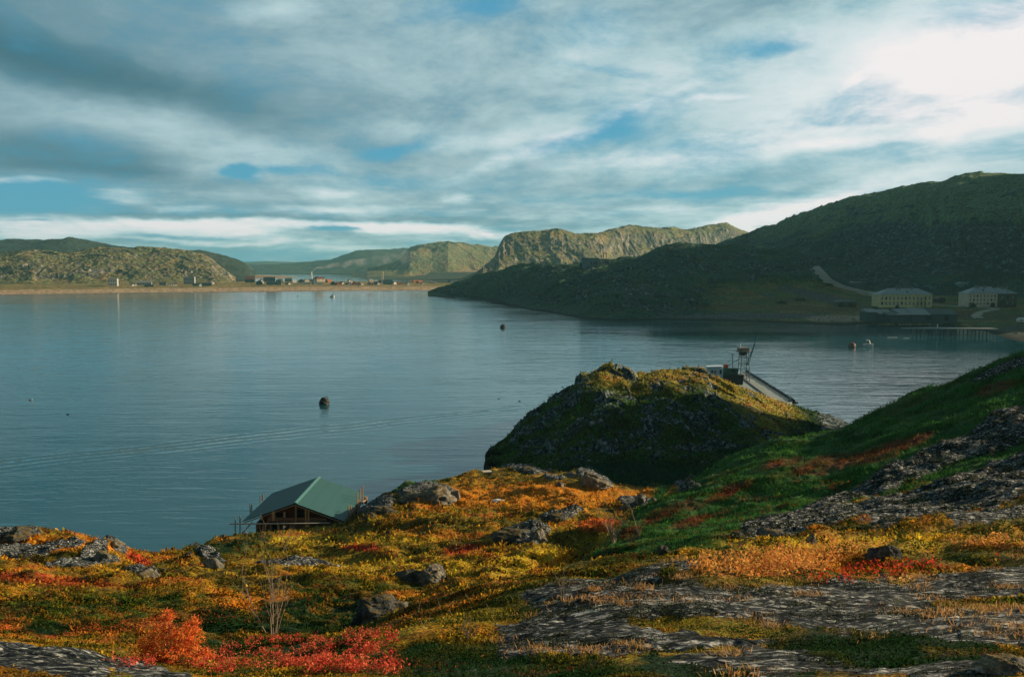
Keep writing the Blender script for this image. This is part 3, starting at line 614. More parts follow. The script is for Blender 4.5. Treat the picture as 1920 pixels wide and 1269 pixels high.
# ------------------------------------------------------------------ big hill on the right
B = Terrain([[(1300, None, 900, -2), (1520, None, 780, 2), (1560, None, 700, 5), (1700, None, 620, 4), (1920, None, 600, 4), (2150, None, 470, 6), (2400, None, 430, 12), (2600, None, 400, 20)],
             [(1300, None, 960, 25), (1420, 487, 930), (1530, 512, 810), (1600, 545, 720), (1700, 550, 650), (1920, 552, 620), (2050, 500, 590), (2200, 420, 530), (2400, 200, 500)],
             [(1300, None, 1000, 30), (1420, 474, 1000), (1520, 472, 900), (1600, 490, 800), (1700, 500, 720), (1800, 505, 680), (1920, 505, 660), (2050, 400, 650), (2400, 100, 640)],
             [(1300, None, 1050, 30), (1400, 462, 1100), (1500, 440, 1020), (1600, 430, 940), (1700, 425, 860), (1800, 400, 760), (1920, 390, 730), (2050, 250, 720), (2400, -50, 700)],
             [(1300, None, 1200, 30), (1342, 461, 1200), (1400, 440, 1180), (1450, 424, 1150), (1500, 405, 1120), (1560, 384, 1090), (1600, 372, 1060), (1660, 359, 1030), (1700, 350, 1000), (1760, 342, 970), (1800, 336, 960), (1860, 332, 950), (1920, 330, 940), (1980, 324, 930), (2100, 255, 920), (2250, 120, 900), (2500, 30, 880)],  # ridge past the right edge is raised, unseen, to shade headland and flats
             [(1300, None, 1400, 20), (1700, None, 1300, 60), (1950, None, 1200, 90), (2050, None, 1040, 120), (2500, None, 1010, 150)], [(1300, None, 2000, -3), (2400, None, 2000, -3)]],
            1320, 2500, 600, [20, 50, 70, 70, 12, 5], ysm=30)
B.smooth_u(4); X, Y = B.X, B.Y
f1, f2, idv = worley(X / 30, Y / 22, 45); rel = sstep(2, 25, B.Z)
B.Z = B.Z + rel * (7 * fbm(X / 70, Y / 60, 5, 131) + 6 * (idv - .5) * sstep(0, .15, f2 - f1) * sstep(-.3, .2, fbm(X / 90, Y / 90, 2, 5)) + 5.5 * fbm(X / Y * 62, B.Z / 45, 4, 139, .6, True) * sstep(.25, .6, B.slope()) + 1.3 * fbm(X / 12, Y / 14, 4, 133, .6, True))
B.px, B.py = to_px(B.X, B.Y, B.Z)
sl = B.slope(); c1 = fbm(X / 50, Y / 40, 4, 137); c2 = fbm(X / 14, Y / 12, 3, 138)
brock = np.clip(.12 + .75 * sstep(-.05, .25, fbm(X / 40, B.Z / 16, 5, 151, .6)) * sstep(.2, .5, sl), 0, 1)
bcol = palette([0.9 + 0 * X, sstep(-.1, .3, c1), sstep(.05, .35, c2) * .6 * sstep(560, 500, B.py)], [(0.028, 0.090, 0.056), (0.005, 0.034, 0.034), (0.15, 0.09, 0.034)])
lit_top = (sstep(470, 400, B.py + 25 * c1 + .12 * (1920 - B.px) * 0) * .7)[..., None]; bcol = bcol * (1 - lit_top) + palette([1 + 0 * X, sstep(-.1, .3, c2)], [(0.16, 0.26, 0.11), (0.07, 0.14, 0.07)]) * lit_top; brock = brock * (1 - .5 * lit_top[..., 0]); cf = sstep(1480, 1620, B.px + 60 * c1) * sstep(395, 430, B.py + 20 * c2) * sstep(525, 490, B.py); brock = np.maximum(brock, cf * .8)  # grassy upper slopes, painted lighter to stand in for grazing sun
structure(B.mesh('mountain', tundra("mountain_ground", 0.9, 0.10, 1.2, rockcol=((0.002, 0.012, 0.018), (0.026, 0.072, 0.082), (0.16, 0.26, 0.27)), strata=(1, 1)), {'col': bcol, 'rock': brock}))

# ------------------------------------------------------------------ far land
def far_hill(name, rings, px0, px1, nu, segs, wl, ampl, cols, mat, seed, cliff=0.6, rib=0.0):
    A = Terrain(rings, px0, px1, nu, segs); A.smooth_u(2); X, Y = A.X, A.Y
    rel = sstep(2, 16, A.Z); f1, f2, idv = worley(X / (wl * .7), Y / (wl * .6), seed)
    A.Z = A.Z + rel * ampl * (1.0 * fbm(X / wl, Y / wl, 5, seed) + cliff * (idv - .5) * sstep(0, .15, f2 - f1) + 0.3 * fbm(X / wl * 5, Y / wl * 5, 3, seed + 3, .6, True))
    if rib: A.Z = A.Z + rel * rib * fbm(X / Y * 110, A.Z / 60, 3, seed + 9, .55, True) * sstep(.55, 1.5, A.slope()) * sstep(A.Z.max(0)[None, :] * .97, A.Z.max(0)[None, :] * .78, A.Z)
    sl = A.slope(); c1 = fbm(X / wl, Y / wl, 4, seed + 5); c2 = fbm(X / wl * 4, Y / wl * 4, 3, seed + 6)
    rk = np.clip(sstep(0.45, 1.0, sl) * .9 + .3 * sstep(.1, .4, c2), 0, 1)
    col = palette([.8 + 0 * X, sstep(-.1, .3, c1), sstep(0, .3, c2)], cols)
    A.px, A.py = to_px(A.X, A.Y, A.Z)
    structure(A.mesh(name, mat, {'col': col, 'rock': rk})); return A
M_far = tundra("far_ground", 0.30, 0.045, 3.0, rockcol=((0.09, 0.10, 0.095), (0.22, 0.20, 0.16), (0.44, 0.36, 0.29)), strata=(1, 1), lich=0.4)
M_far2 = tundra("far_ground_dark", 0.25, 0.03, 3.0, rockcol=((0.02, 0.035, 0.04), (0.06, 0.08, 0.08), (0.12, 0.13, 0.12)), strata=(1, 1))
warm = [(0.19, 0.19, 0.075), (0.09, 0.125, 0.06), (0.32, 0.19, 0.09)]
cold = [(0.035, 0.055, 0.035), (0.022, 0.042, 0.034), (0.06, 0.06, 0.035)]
# mesa in the middle: the foot runs away to the right so that its long face looks to the sun
def rz(l, dY=0, f=1.0): return [(a, None, Y + dY, H + (float(tan_of(b)) * Y) * f if f == 1 else max(2.0, (H + float(tan_of(b)) * Y) * f)) for a, b, Y in l]
mesa = [(870, 523, 1500), (895, 514, 1540), (910, 500, 1580), (925, 488, 1620), (934, 466, 1650), (945, 445, 1670), (965, 436, 1690), (985, 432, 1700), (1050, 430, 1730), (1080, 436, 1760), (1120, 437, 1800), (1180, 425, 2000), (1230, 428, 2050), (1290, 430, 2150), (1335, 424, 2250), (1362, 419, 2300), (1385, 428, 2320), (1420, 446, 2350), (1480, 470, 2400)]
far_hill('mesa', [rz(mesa, -330, 0.01), rz(mesa, -200, 0.14), rz(mesa, -110, 0.55), rz(mesa, -50, 0.90), rz(mesa, 20, 1.0), rz(mesa, 300, 0.8), rz(mesa, 700, 0.01)],
         868, 1500, 560, [30, 50, 50, 30, 16, 5], 110, 8, warm, M_far, 201, 0.7, 12)
lefth = [(-500, 480, 1500), (-100, 478, 1500), (0, 476, 1480), (60, 472, 1480), (130, 474, 1500), (200, 467, 1520), (260, 465, 1540), (300, 467, 1550), (340, 469, 1560), (380, 477, 1560), (400, 490, 1550), (415, 505, 1540), (430, 517, 1530), (445, 525, 1520)]
LH = far_hill('hill', [rz(lefth, -230, 0.01), rz(lefth, -185, 0.24), rz(lefth, -140, 0.52), rz(lefth, -80, 0.74), rz(lefth, 0, 1.0), rz(lefth, 250, 0.6), rz(lefth, 500, 0.01)],
         -480, 446, 620, [24, 60, 50, 50, 16, 5], 70, 7, warm, M_far, 301, 0.8, 4)
back = [(-500, 455, 2400), (0, 451, 2400), (60, 453, 2400), (100, 449, 2400), (125, 447, 2400), (180, 456, 2400), (240, 467, 2400), (330, 475, 2300), (375, 470, 2300), (420, 480, 2300), (445, 488, 2300), (462, 496, 2300), (480, 512, 2300)]
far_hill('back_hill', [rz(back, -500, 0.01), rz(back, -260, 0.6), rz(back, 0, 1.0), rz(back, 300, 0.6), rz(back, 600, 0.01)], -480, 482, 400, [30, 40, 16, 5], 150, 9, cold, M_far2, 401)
capb = [(690, 505, 2900), (735, 497, 2900), (752, 486, 2900), (768, 466, 2920), (785, 460, 2950), (810, 456, 3000), (840, 454, 3000), (870, 458, 3100), (905, 462, 3200), (950, 462, 3300), (1000, 462, 3300)]
far_hill('rounded_hill', [rz(capb, -500, 0.01), rz(capb, -260, 0.5), rz(capb, -100, 0.9), rz(capb, 0, 1.0), rz(capb, 300, 0.7), rz(capb, 700, 0.01)], 690, 1000, 300, [20, 40, 30, 12, 5], 150, 10, warm, M_far, 501, 1.0)
far1 = [(400, 496, 4400), (560, 494, 4400), (620, 489, 4300), (650, 478, 4300), (668, 471, 4300), (700, 468, 4300), (770, 466, 4400), (850, 466, 4500), (1000, 466, 4500)]
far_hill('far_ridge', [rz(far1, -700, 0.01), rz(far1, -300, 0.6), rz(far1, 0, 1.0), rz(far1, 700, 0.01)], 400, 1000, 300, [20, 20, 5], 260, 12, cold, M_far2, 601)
far2 = [(300, 494, 6800), (450, 492, 6800), (520, 490, 6800), (600, 491, 6800), (700, 489, 6800), (1000, 490, 6800)]
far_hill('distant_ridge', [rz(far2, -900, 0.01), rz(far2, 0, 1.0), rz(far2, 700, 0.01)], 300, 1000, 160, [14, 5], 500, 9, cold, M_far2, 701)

# village spit: beach, dunes and grass
sh = [(-500, 562), (-100, 556), (0, 553.5), (200, 550), (400, 548), (600, 545.5), (700, 545), (860, 545), (960, 545)]
V = Terrain([[(a, None, -H / float(tan_of(b)) * .97, -2) for a, b in sh], [(a, b, None) for a, b in sh],
             [(-500, None, 985, 3.0), (0, None, 1020, 3.2), (400, None, 1130, 3.4), (600, None, 1190, 3.2), (960, None, 1200, 3.0)],
             [(-500, None, 1100, 5), (0, None, 1120, 5), (400, None, 1250, 4.6), (600, None, 1350, 4), (960, None, 1350, 4)],
             [(-500, None, 1400, 6), (400, None, 1500, 5), (600, None, 1620, 3.5), (960, None, 1650, 3.2)],
             [(-500, None, 1900, 3), (420, None, 1900, 1), (440, None, 1750, -2), (960, None, 1760, -2)]], -480, 950, 620, [5, 26, 22, 16, 8])
X, Y = V.X, V.Y
V.Z = V.Z + sstep(0.5, 3, V.Z) * (0.7 * fbm(X / 30, Y / 14, 4, 811) + .3 * fbm(X / 8, Y / 6, 3, 812))
V.px, V.py = to_px(X, Y, V.Z); c1 = fbm(X / 40, Y / 14, 4, 815); c2 = fbm(X / 12, Y / 6, 3, 816)
sand = sstep(3.6, 2.9, V.Z + .5 * c1)[..., None]
vcol = palette([sstep(-.2, .2, c1), sstep(-.1, .2, -c1), sstep(.1, .3, c2)], [(0.33, 0.235, 0.075), (0.17, 0.16, 0.05), (0.09, 0.09, 0.04)])
vcol = vcol * (1 - sand) + palette([.7 + 0 * X, sstep(0, .3, c2)], [(0.50, 0.36, 0.22), (0.34, 0.24, 0.15)]) * sand
wl = sstep(0.6, 0.1, V.Z)[..., None]; vcol = vcol * (1 - wl) + np.array((0.20, 0.15, 0.10)) * wl
M_sand = tundra("beach_sand", 0.5, 0.08, 0.3, lich=0)
structure(V.mesh('beach', M_sand, {'col': vcol, 'rock': np.zeros_like(X)}))
sb = [(670, 512, 2700), (690, 508.5, 2700), (760, 507.5, 2700), (800, 506.5, 2700), (860, 507.5, 2600), (900, 507, 2600), (1000, 507, 2600)]
SB = Terrain([[(665, None, 2100, -1), (700, None, 2050, 0.6), (1000, None, 2000, .6)], [(665, None, 2400, -1), (700, None, 2400, 3), (1000, None, 2400, 4)], [(a, b, c) for a, b, c in sb], [(665, None, 2900, -1), (1000, None, 2900, 2)]], 662, 1000, 220, [8, 12, 6])
X, Y = SB.X, SB.Y; SB.Z += sstep(1, 5, SB.Z) * 2.5 * fbm(X / 60, Y / 60, 3, 821); c1 = fbm(X / 60, Y / 60, 3, 822)
k_ = sstep(13, 17, SB.Z + 2 * c1)[..., None]
structure(SB.mesh('sand_bank', M_sand, {'col': np.array((0.06, 0.08, 0.05)) * (1 - k_) + np.array((0.55, 0.36, 0.20)) * k_ + 0 * X[..., None], 'rock': np.zeros_like(X)}))
sb2 = Terrain([[(440, None, 2350, -1), (560, None, 2350, -1)], [(440, None, 2450, 7), (480, None, 2450, 8), (530, None, 2450, 5), (555, None, 2450, 1), (562, None, 2450, -1)], [(440, None, 2600, -1), (560, None, 2600, -1)]], 438, 562, 90, [6, 6])
structure(sb2.mesh('sand_dune', M_sand, {'col': np.array((0.40, 0.26, 0.15)) + 0 * sb2.X[..., None], 'rock': np.zeros_like(sb2.X)}))

# ------------------------------------------------------------------ haze
def haze():
    m = bpy.data.materials.new("haze_air"); m.use_nodes = True; t = NT(m.node_tree)
    v = t.node('ShaderNodeVolumePrincipled'); v.inputs['Color'].default_value = (0.38, 0.90, 1.0, 1)
    v.inputs['Density'].default_value = 0.00008; v.inputs['Anisotropy'].default_value = 0.2
    o = t.node('ShaderNodeOutputMaterial'); t.l.new(v.outputs[0], o.inputs['Volume'])
    x0, x1, y0, y1, z0, z1 = -4600, 4600, -60, 7800, -6, 190
    P = [(x, y, z) for z in (z0, z1) for y in (y0, y1) for x in (x0, x1)]
    o = link_mesh('haze', P, [0, 2, 3, 1, 4, 5, 7, 6, 0, 1, 5, 4, 2, 6, 7, 3, 0, 4, 6, 2, 1, 3, 7, 5], 4, m, False); o['kind'] = 'stuff'
haze()
# ------------------------------------------------------------------ object builders
class MB:
    def __init__(s): s.v = []; s.f = []
    def add(s, V, Fc):
        b = len(s.v); s.v += [tuple(v) for v in V]; s.f += [tuple(i + b for i in f) for f in Fc]; return s
    def box(s, x0, x1, y0, y1, z0, z1, M=None):
        V = [Vector((x, y, z)) for z in (z0, z1) for y in (y0, y1) for x in (x0, x1)]
        if M: V = [M @ v for v in V]
        return s.add(V, [(0, 2, 3, 1), (4, 5, 7, 6), (0, 1, 5, 4), (2, 6, 7, 3), (0, 4, 6, 2), (1, 3, 7, 5)])
    def bar(s, a, b, r, n=6, r2=None, cap=True):
        a = Vector(a); b = Vector(b); r2 = r if r2 is None else r2; d = (b - a).normalized()
        q = d.to_track_quat('Z', 'Y'); V = []
        for p, rr in ((a, r), (b, r2)):
            for k in range(n): an = 2 * math.pi * k / n; V.append(p + q @ Vector((rr * math.cos(an), rr * math.sin(an), 0)))
        Fc = [(k, (k + 1) % n, n + (k + 1) % n, n + k) for k in range(n)]
        if cap: Fc += [tuple(range(n))[::-1], tuple(range(n, 2 * n))]
        return s.add(V, Fc)
    def beam(s, a, b, w, h):
        a = Vector(a); b = Vector(b); d = b - a; q = d.to_track_quat('Z', 'Y'); M = Matrix.Translation(a) @ q.to_matrix().to_4x4()
        return s.box(-w / 2, w / 2, -h / 2, h / 2, 0, d.length, M)
    def prism(s, pts, y0, y1):            # outline in x-z swept along y
        n = len(pts); V = [(x, y0, z) for x, z in pts] + [(x, y1, z) for x, z in pts]
        return s.add(V, [tuple(range(n)), tuple(range(2 * n - 1, n - 1, -1))] + [(k, n + k, n + (k + 1) % n, (k + 1) % n) for k in range(n)])
    def build(s, name, mat, parent=None, smooth=False, loc=None, rz=0.0):
        me = bpy.data.meshes.new(name); me.from_pydata(s.v, [], s.f); me.materials.append(mat)
        import bmesh
        bm = bmesh.new(); bm.from_mesh(me); bmesh.ops.recalc_face_normals(bm, faces=bm.faces); bm.to_mesh(me); bm.free()
        for p in me.polygons: p.use_smooth = smooth
        o = bpy.data.objects.new(name, me); COL.objects.link(o)
        if parent: o.parent = parent
        if loc is not None: o.location = loc
        o.rotation_euler = (0, 0, rz); return o
def empty(name, loc, rz=0.0):
    o = bpy.data.objects.new(name, None); COL.objects.link(o); o.location = loc; o.rotation_euler = (0, 0, rz)
    o.empty_display_size = 0.5; return o
def part(name, mat, parent, fn, smooth=False):
    m = MB(); fn(m); return m.build(name, mat, parent, smooth)

GLASS = paint("window_glass", (0.012, 0.018, 0.022), 0.15, 0.2)
WHITE = paint("white_paint", (0.74, 0.74, 0.72), 0.6, 0.12, stain=(0.45, 0.40, 0.33))
CONC = paint("concrete", (0.22, 0.23, 0.22), 0.9, 0.3, 1.2, stain=(0.10, 0.10, 0.09))
DARKM = paint("dark_metal", (0.02, 0.035, 0.045), 0.6, 0.3, stain=(0.06, 0.03, 0.02))
TIMBER = wood("weathered_timber", (0.20, 0.17, 0.13), 2); DTIMBER = wood("dark_timber", (0.035, 0.04, 0.045), 2)
NEWWOOD = wood("fresh_timber", (0.46, 0.28, 0.14), 2); NEWWOODX = wood("fresh_timber_long", (0.40, 0.30, 0.20), 0)
LOGX = wood("log_wall", (0.19, 0.105, 0.06), 0)

# ---- log cabin with the green metal roof
def cabin():
    Y0, Y1 = 80.0, 90.2; xr = -19.95; zr = float(at(545, 943, Y0).z)
    eL = at(454, 977, Y0); eR = at(646, 977, Y0); ze = (eL.z + eR.z) / 2
    gz = 4.0
    c = empty('log_cabin', (xr, Y0, gz)); tag(c, "log cabin with a green metal gable roof standing at the water's edge", 'cabin')
    L = eL.x - xr; Rr = eR.x - xr; zr -= gz; ze -= gz; D = Y1 - Y0
    m = bpy.data.materials.new("green_roof_metal"); m.use_nodes = True; t = NT(m.node_tree)
    tc = t.node('ShaderNodeTexCoord').outputs['Object']; sp = t.node('ShaderNodeSeparateXYZ'); t.put(sp.inputs[0], tc)
    wv = t.m('SINE', t.m('MULTIPLY', sp.outputs[1], 2 * math.pi / 0.28)); n = t.noise(tc, 1.2, 4, .6)
    seam = t.m('LESS_THAN', t.m('FRACT', t.m('MULTIPLY', sp.outputs[0], 0.86)), 0.035)
    cc = t.mix(n, (0.026, 0.090, 0.095), (0.040, 0.125, 0.128)); cc = t.mix(t.m('MULTIPLY', seam, 0.85), cc, (0.012, 0.06, 0.06))
    cc = t.mix(t.rng(wv, 0.7, 1.0, 0, 0.6), cc, (0.08, 0.20, 0.19)); rs_ = t.noise(t.map(tc, scale=(.4, 2.5, .4)), 2.0, 4, .7); cc = t.mix(t.rng(rs_, .55, .75, 0, .45), cc, (.05, .06, .05))
    finish(t, principled(t, cc, 0.55, 0.2, 0.0, bump(t, wv, 0.6, 0.03)))
    th = 0.07
    for nm, x in (('roof', L), ('roof', Rr)):
        def f(mb, x=x):
            V = [(0, 0, zr), (x, 0, ze), (x, D, ze), (0, D, zr)]
            dn = [(a, b, z - th) for a, b, z in V]
            mb.add(V + dn, [(0, 1, 2, 3), (7, 6, 5, 4), (0, 4, 5, 1), (1, 5, 6, 2), (2, 6, 7, 3), (3, 7, 4, 0)])
        part(nm, m, c, f)
    rm = paint("ridge_metal", (0.08, 0.22, 0.20), 0.4, 0.1)
    part('ridge_cap', rm, c, lambda mb: mb.prism([(-0.16, zr - 0.03), (0, zr + 0.05), (0.22, zr - 0.035), (0.22, zr - 0.005), (0, zr + 0.09), (-0.16, zr + 0.0)], -0.02, D + 0.02))
    # rafter boards under the verge
    for x in (L, Rr):
        part('bargeboard', NEWWOODX, c, lambda mb, x=x: mb.beam((0, 0.10, zr - 0.20), (x * 0.985, 0.10, ze - 0.19), 0.24, 0.05))
    wl = L + 1.2; wr = Rr - 0.25
    # log walls
    def logs(mb):
        z = 0.12
        while z < ze - 0.35:
            mb.bar((wl + 2.9, 1.0, z), (wr, 1.0, z), 0.13, 8); mb.bar((wl, D - 0.6, z), (wr, D - 0.6, z), 0.13, 8)
            mb.bar((wl, 0.8, z + .13), (wl, D - .4, z + .13), 0.13, 8); mb.bar((wr - .1, 0.8, z + .13), (wr - .1, D - .4, z + .13), 0.13, 8)
            mb.bar((wl, 1.0, z), (wl + 1.3, 1.0, z), 0.13, 8); z += 0.25
    part('wall', LOGX, c, logs, True)
    rw = wood("gable_boards", (0.16, 0.045, 0.022), 2)
    gz0 = ze - 0.42
    def gable(mb):
        k = lambda x: zr - 0.13 - (zr - ze) * abs(x / (L if x < 0 else Rr))
        mb.prism([(wl + .2, gz0), (wr - .2, gz0), (wr - .2, k(wr - .2)), (0, k(0)), (wl + .2, k(wl + .2))], 1.45, 1.53)
    part('gable', rw, c, gable)
    part('opening', paint("dark_interior", (0.010, 0.007, 0.006), 0.9), c, lambda mb: mb.box(-2.3, -0.95, 1.41, 1.449, gz0 + .12, gz0 + .85))
    part('opening', paint("dark_interior", (0.010, 0.007, 0.006), 0.9), c, lambda mb: mb.box(-0.25, 0.9, 1.41, 1.449, gz0 + .12, gz0 + 1.1))
    part('door', paint("dark_interior2", (0.008, 0.007, 0.008), 0.9), c, lambda mb: mb.box(-3.0, -1.45, 1.25, 1.3, 0, ze - .5))
    # long balcony beams
    zb = ze + float(-0.10)
    part('balcony_rail', wood("pale_rail", (0.50, 0.47, 0.42), 0), c, lambda mb: mb.bar((L - 1.05, -0.35, zb - .05), (Rr - 1.3, -0.25, zb + .02), 0.065, 8), True)
    part('balcony_beam', LOGX, c, lambda mb: mb.beam((L + 2.3, 0.3, zb + .22), (Rr - 1.7, 0.3, zb + .22), 0.3, 0.28))
    for x, z0, z1, w, mt in [(0.05, zb, zr - .2, .15, TIMBER), (-2.0, zb + .15, zb + 1.0, .26, NEWWOOD), (-1.0, zb + .45, zb + .95, .16, NEWWOOD), (-3.1, zb + .2, zb + .55, .13, NEWWOOD),
                             (0.95, zb - 1.3, zb + 1.15, .13, NEWWOOD), (1.2, zb - 1.3, zb + 1.15, .13, NEWWOOD)]:
        part('post', mt, c, lambda mb, x=x, z0=z0, z1=z1, w=w: mb.box(x - w / 2, x + w / 2, 0.12 - w / 2, 0.12 + w / 2, z0, z1))
    for x in (-3.55, -2.95, -2.25, -1.5): part('post', TIMBER, c, lambda mb, x=x: mb.bar((x, -.1, 0), (x + .03, -.1, zb - .1), .09, 8))
    part('brace', DTIMBER, c, lambda mb: mb.bar((L - 0.35, 0.1, zb - 1.4), (L + .9, 0.1, zb), .05))
    # scaffold poles sticking up beside both eaves
    def pole(px, pb, pt, Yp, r=0.055, m=NEWWOOD):
        a = at(px, pb, Yp); b = at(px, pt, Yp); o = Vector((xr, Y0, gz))
        part('scaffold_pole', m, c, lambda mb: mb.bar(a - o, b - o, r, 6))
    for q in [(653.5, 969, 947, 82), (658.5, 967, 947, 82.5), (670, 950, 923, 86), (675.5, 948, 916, 87), (680, 946, 910, 88), (686, 944, 931, 89, .16),
              (441, 1000, 970, 81, .05, TIMBER), (450, 1000, 966, 81.5, .05, TIMBER), (469, 962, 945, 86, .05, TIMBER), (472, 960, 944, 86.5, .05, TIMBER), (488, 944, 930, 90, .05, TIMBER), (493, 938, 927, 91, .08, TIMBER)]:
        pole(*q)
    def rail(p, q, w=.09):
        a = at(*p); b = at(*q); o = Vector((xr, Y0, gz)); part('scaffold_board', NEWWOODX, c, lambda mb: mb.beam(a - o, b - o, w, .2))
    rail((647, 977, 80.6), (655, 966, 82.8)); rail((655, 965, 82.8), (672, 944, 87.5)); rail((669, 948, 86), (686, 938, 89))
    part('footing', CONC, c, lambda mb: mb.box(wl - .1, wr + .1, .9, D - .3, -1.6, 0.0))
    return c
cabin()

# ---- plank bench on the slab near the water
def gd(T_, px_, py_, dflt=60):
    g = T_.ground(px_, py_); return g if g is not None else at(px_, py_, dflt)
g = gd(NEAR, 914, 893); s_ = g.y * 1.0 / F
b = empty('bench', g, math.radians(14)); tag(b, 'pale plank bench on the grey rock between the knoll and the orange meadow', 'bench')
w = 17 * s_ / 2; part('seat', wood("pale_plank", (0.62, 0.58, 0.48), 0), b, lambda m: m.box(-w, w, -.22, .22, .44, .50).box(-w, w, .24, .62, .45, .495))
for x in (-w + .15, 0, w - .15): part('leg', TIMBER, b, lambda m, x=x: m.box(x - .05, x + .05, -.16, -.06, -.2, .44))

# ---- boulders
import bmesh
def rock_mat(name, cols, sc=2.0, moss=.75):
    m, t = newmat(name); pos = t.node('ShaderNodeNewGeometry').outputs['Position']
    a = t.noise(pos, sc, 6, .72, .5); b_ = t.noise(pos, sc * 7, 4, .75); li = t.noise(pos, sc * 2.6, 4, .7)
    r = t.m('ADD', t.m('MULTIPLY', a, .55), t.m('MULTIPLY', b_, .45))
    c = t.ramp(r, [(.38, cols[0]), (.5, cols[1]), (.62, cols[2])]); c = t.mix(t.rng(li, .57, .63, 0, .7), c, (0.13, .13, .055))
    nz = t.node('ShaderNodeSeparateXYZ'); t.put(nz.inputs[0], t.node('ShaderNodeNewGeometry').outputs['Normal'])
    mo = t.rng(t.m('ADD', nz.outputs[2], t.m('MULTIPLY', t.m('SUBTRACT', a, .5), 1.6)), .82, .95)
    mc = t.mix(b_, (.05, .06, .010), (.24, .13, .02)); c = t.mix(t.m('MULTIPLY', mo, moss), c, mc)
    finish(t, principled(t, c, .9, .15, 0, bump(t, r, 1.0, .09))); return m
RM = rock_mat("lichen_rock", [(0.03, .035, .038), (.14, .14, .125), (.46, .42, .34)])
RMD = rock_mat("dark_lichen_rock", [(0.010, .014, .018), (.05, .06, .062), (.20, .21, .20)])
def boulder(px, py, wpx, hpx, label, group=None, mat=RM, seed=1, T_=None, depth=0.8, square=0.0, lean=0.0):
    T_ = T_ or NEAR; g = gd(T_, px, py); s = g.y / F; w = wpx * s / 2; h = hpx * s * .95
    bm = bmesh.new(); bmesh.ops.create_icosphere(bm, subdivisions=5, radius=1)
    V = np.array([v.co for v in bm.verts]); n = V.copy()
    if square: V = np.sign(V) * np.abs(V) ** (1 - square); V /= np.maximum(1, np.abs(V).max(1, keepdims=True) * 1.0)
    a = V[:, 0] * 1.7 + seed * 3.1; b2 = V[:, 1] * 1.7 + V[:, 2] * 1.9
    f1, f2, idv = worley(a * 1.3, b2 * 1.3, seed)
    d = 1 + .16 * fbm(a, b2, 4, seed) + .20 * (idv - .5) * sstep(0, .2, f2 - f1) + .05 * fbm(a * 5, b2 * 5, 3, seed + 1, .6, True)
    rs = np.random.default_rng(seed * 17 + 3)
    for _ in range(16):
        q = rs.normal(size=3); q[2] = abs(q[2]) * .8; q /= np.linalg.norm(q); lim = rs.uniform(.62, .95)
        pr = V @ q; V = V - np.maximum(0, pr - lim)[:, None] * q * .92
    V = V * d[:, None]; V[:, 2] = np.where(V[:, 2] < 0, V[:, 2] * .5, V[:, 2])
    V[:, 0] += lean * V[:, 2]
    V = V * np.array([w, w * depth, h])
    for v, c in zip(bm.verts, V): v.co = c
    me = bpy.data.meshes.new('boulder'); bm.to_mesh(me); bm.free(); me.materials.append(mat)
    for p in me.polygons: p.use_smooth = True
    o = bpy.data.objects.new('boulder', me); COL.objects.link(o); o.location = g + Vector((0, w * depth * .4, -h * .06)); o.rotation_euler = (0, 0, .3 * math.sin(seed * 5))
    tag(o, label, 'boulder', group); return o
BG = 'boulders on the autumn hillside'
boulder(812, 1090, 74, 33, 'pale rounded boulder lit on its right side in the middle of the orange meadow', BG, RM, 3, lean=-.1)
boulder(768, 1088, 60, 22, 'dark mossy hump of rock leaning against the pale meadow boulder', BG, RMD, 5)
boulder(705, 1160, 118, 46, 'large shaded blue-grey boulder just left of the lichen slab', BG, RMD, 7, depth=1.1)
boulder(960, 1010, 90, 18, 'long low dark rock outcrop in the meadow above the bare sapling', BG, RMD, 9)
boulder(1008, 1014, 44, 22, 'sunlit cracked right end of the long meadow outcrop', BG, RM, 11)
boulder(815, 936, 76, 26, 'big pale cracked outcrop on the meadow brow near the cabin', BG, RM, 13, depth=1.3)
boulder(850, 940, 36, 24, 'small pale block at the right end of the big brow outcrop', BG, RM, 15)
boulder(770, 940, 50, 18, 'flat grey rock left of the big brow outcrop', BG, RM, 16)
boulder(722, 964, 46, 16, 'dark rock beside the cabin scaffold poles', BG, RMD, 17, lean=-.3)
boulder(692, 972, 30, 11, 'mossy dark boulder nearest the cabin eave', BG, RMD, 19)
boulder(1660, 1050, 72, 32, 'squarish dark boulder among orange and red leaves', BG, RMD, 21, square=.45, depth=.7)
boulder(1522, 1022, 26, 24, 'small pointed rock on the mossy ledge', BG, RM, 23, square=.3)
boulder(1450, 1006, 62, 17, 'rounded grey slab behind the pointed rock', BG, RM, 25)
boulder(1382, 1008, 34, 10, 'low flat stone at the foot of the green slope', BG, RMD, 26)
boulder(1245, 1040, 24, 20, 'small dark upright stone at the dark green slope foot', BG, RMD, 27)
boulder(1120, 912, 62, 24, 'pale layered outcrop on the far brow of the meadow', BG, RM, 29, lean=-.3)
boulder(1075, 896, 50, 12, 'smooth pale ledge on the far brow under dry grass', BG, RM, 30)
boulder(1050, 912, 24, 9, 'little pale stone below the far brow', BG, RM, 31)
boulder(1200, 945, 26, 15, 'pale broken rock in front of the dark spur', BG, RM, 33)
boulder(1172, 958, 24, 10, 'low pale rock left of the broken one before the spur', BG, RM, 35)
boulder(1225, 942, 14, 9, 'smallest pale stone touching the spur shadow', BG, RM, 36)
boulder(1045, 973, 44, 8, 'flat grey ledge in orange moss in mid meadow', BG, RMD, 37)
boulder(30, 1008, 62, 14, 'dark rocky brow at the left end of the shore edge', BG, RMD, 39, depth=1.2)
boulder(188, 1046, 46, 14, 'pale cracked stone on the left mound', BG, RM, 41)
boulder(215, 1022, 30, 9, 'pale rock ledge stepping down towards the water on the left', BG, RM, 42)
boulder(270, 1081, 56, 15, 'low grey rock in a dip of the left meadow', BG, RM, 43)
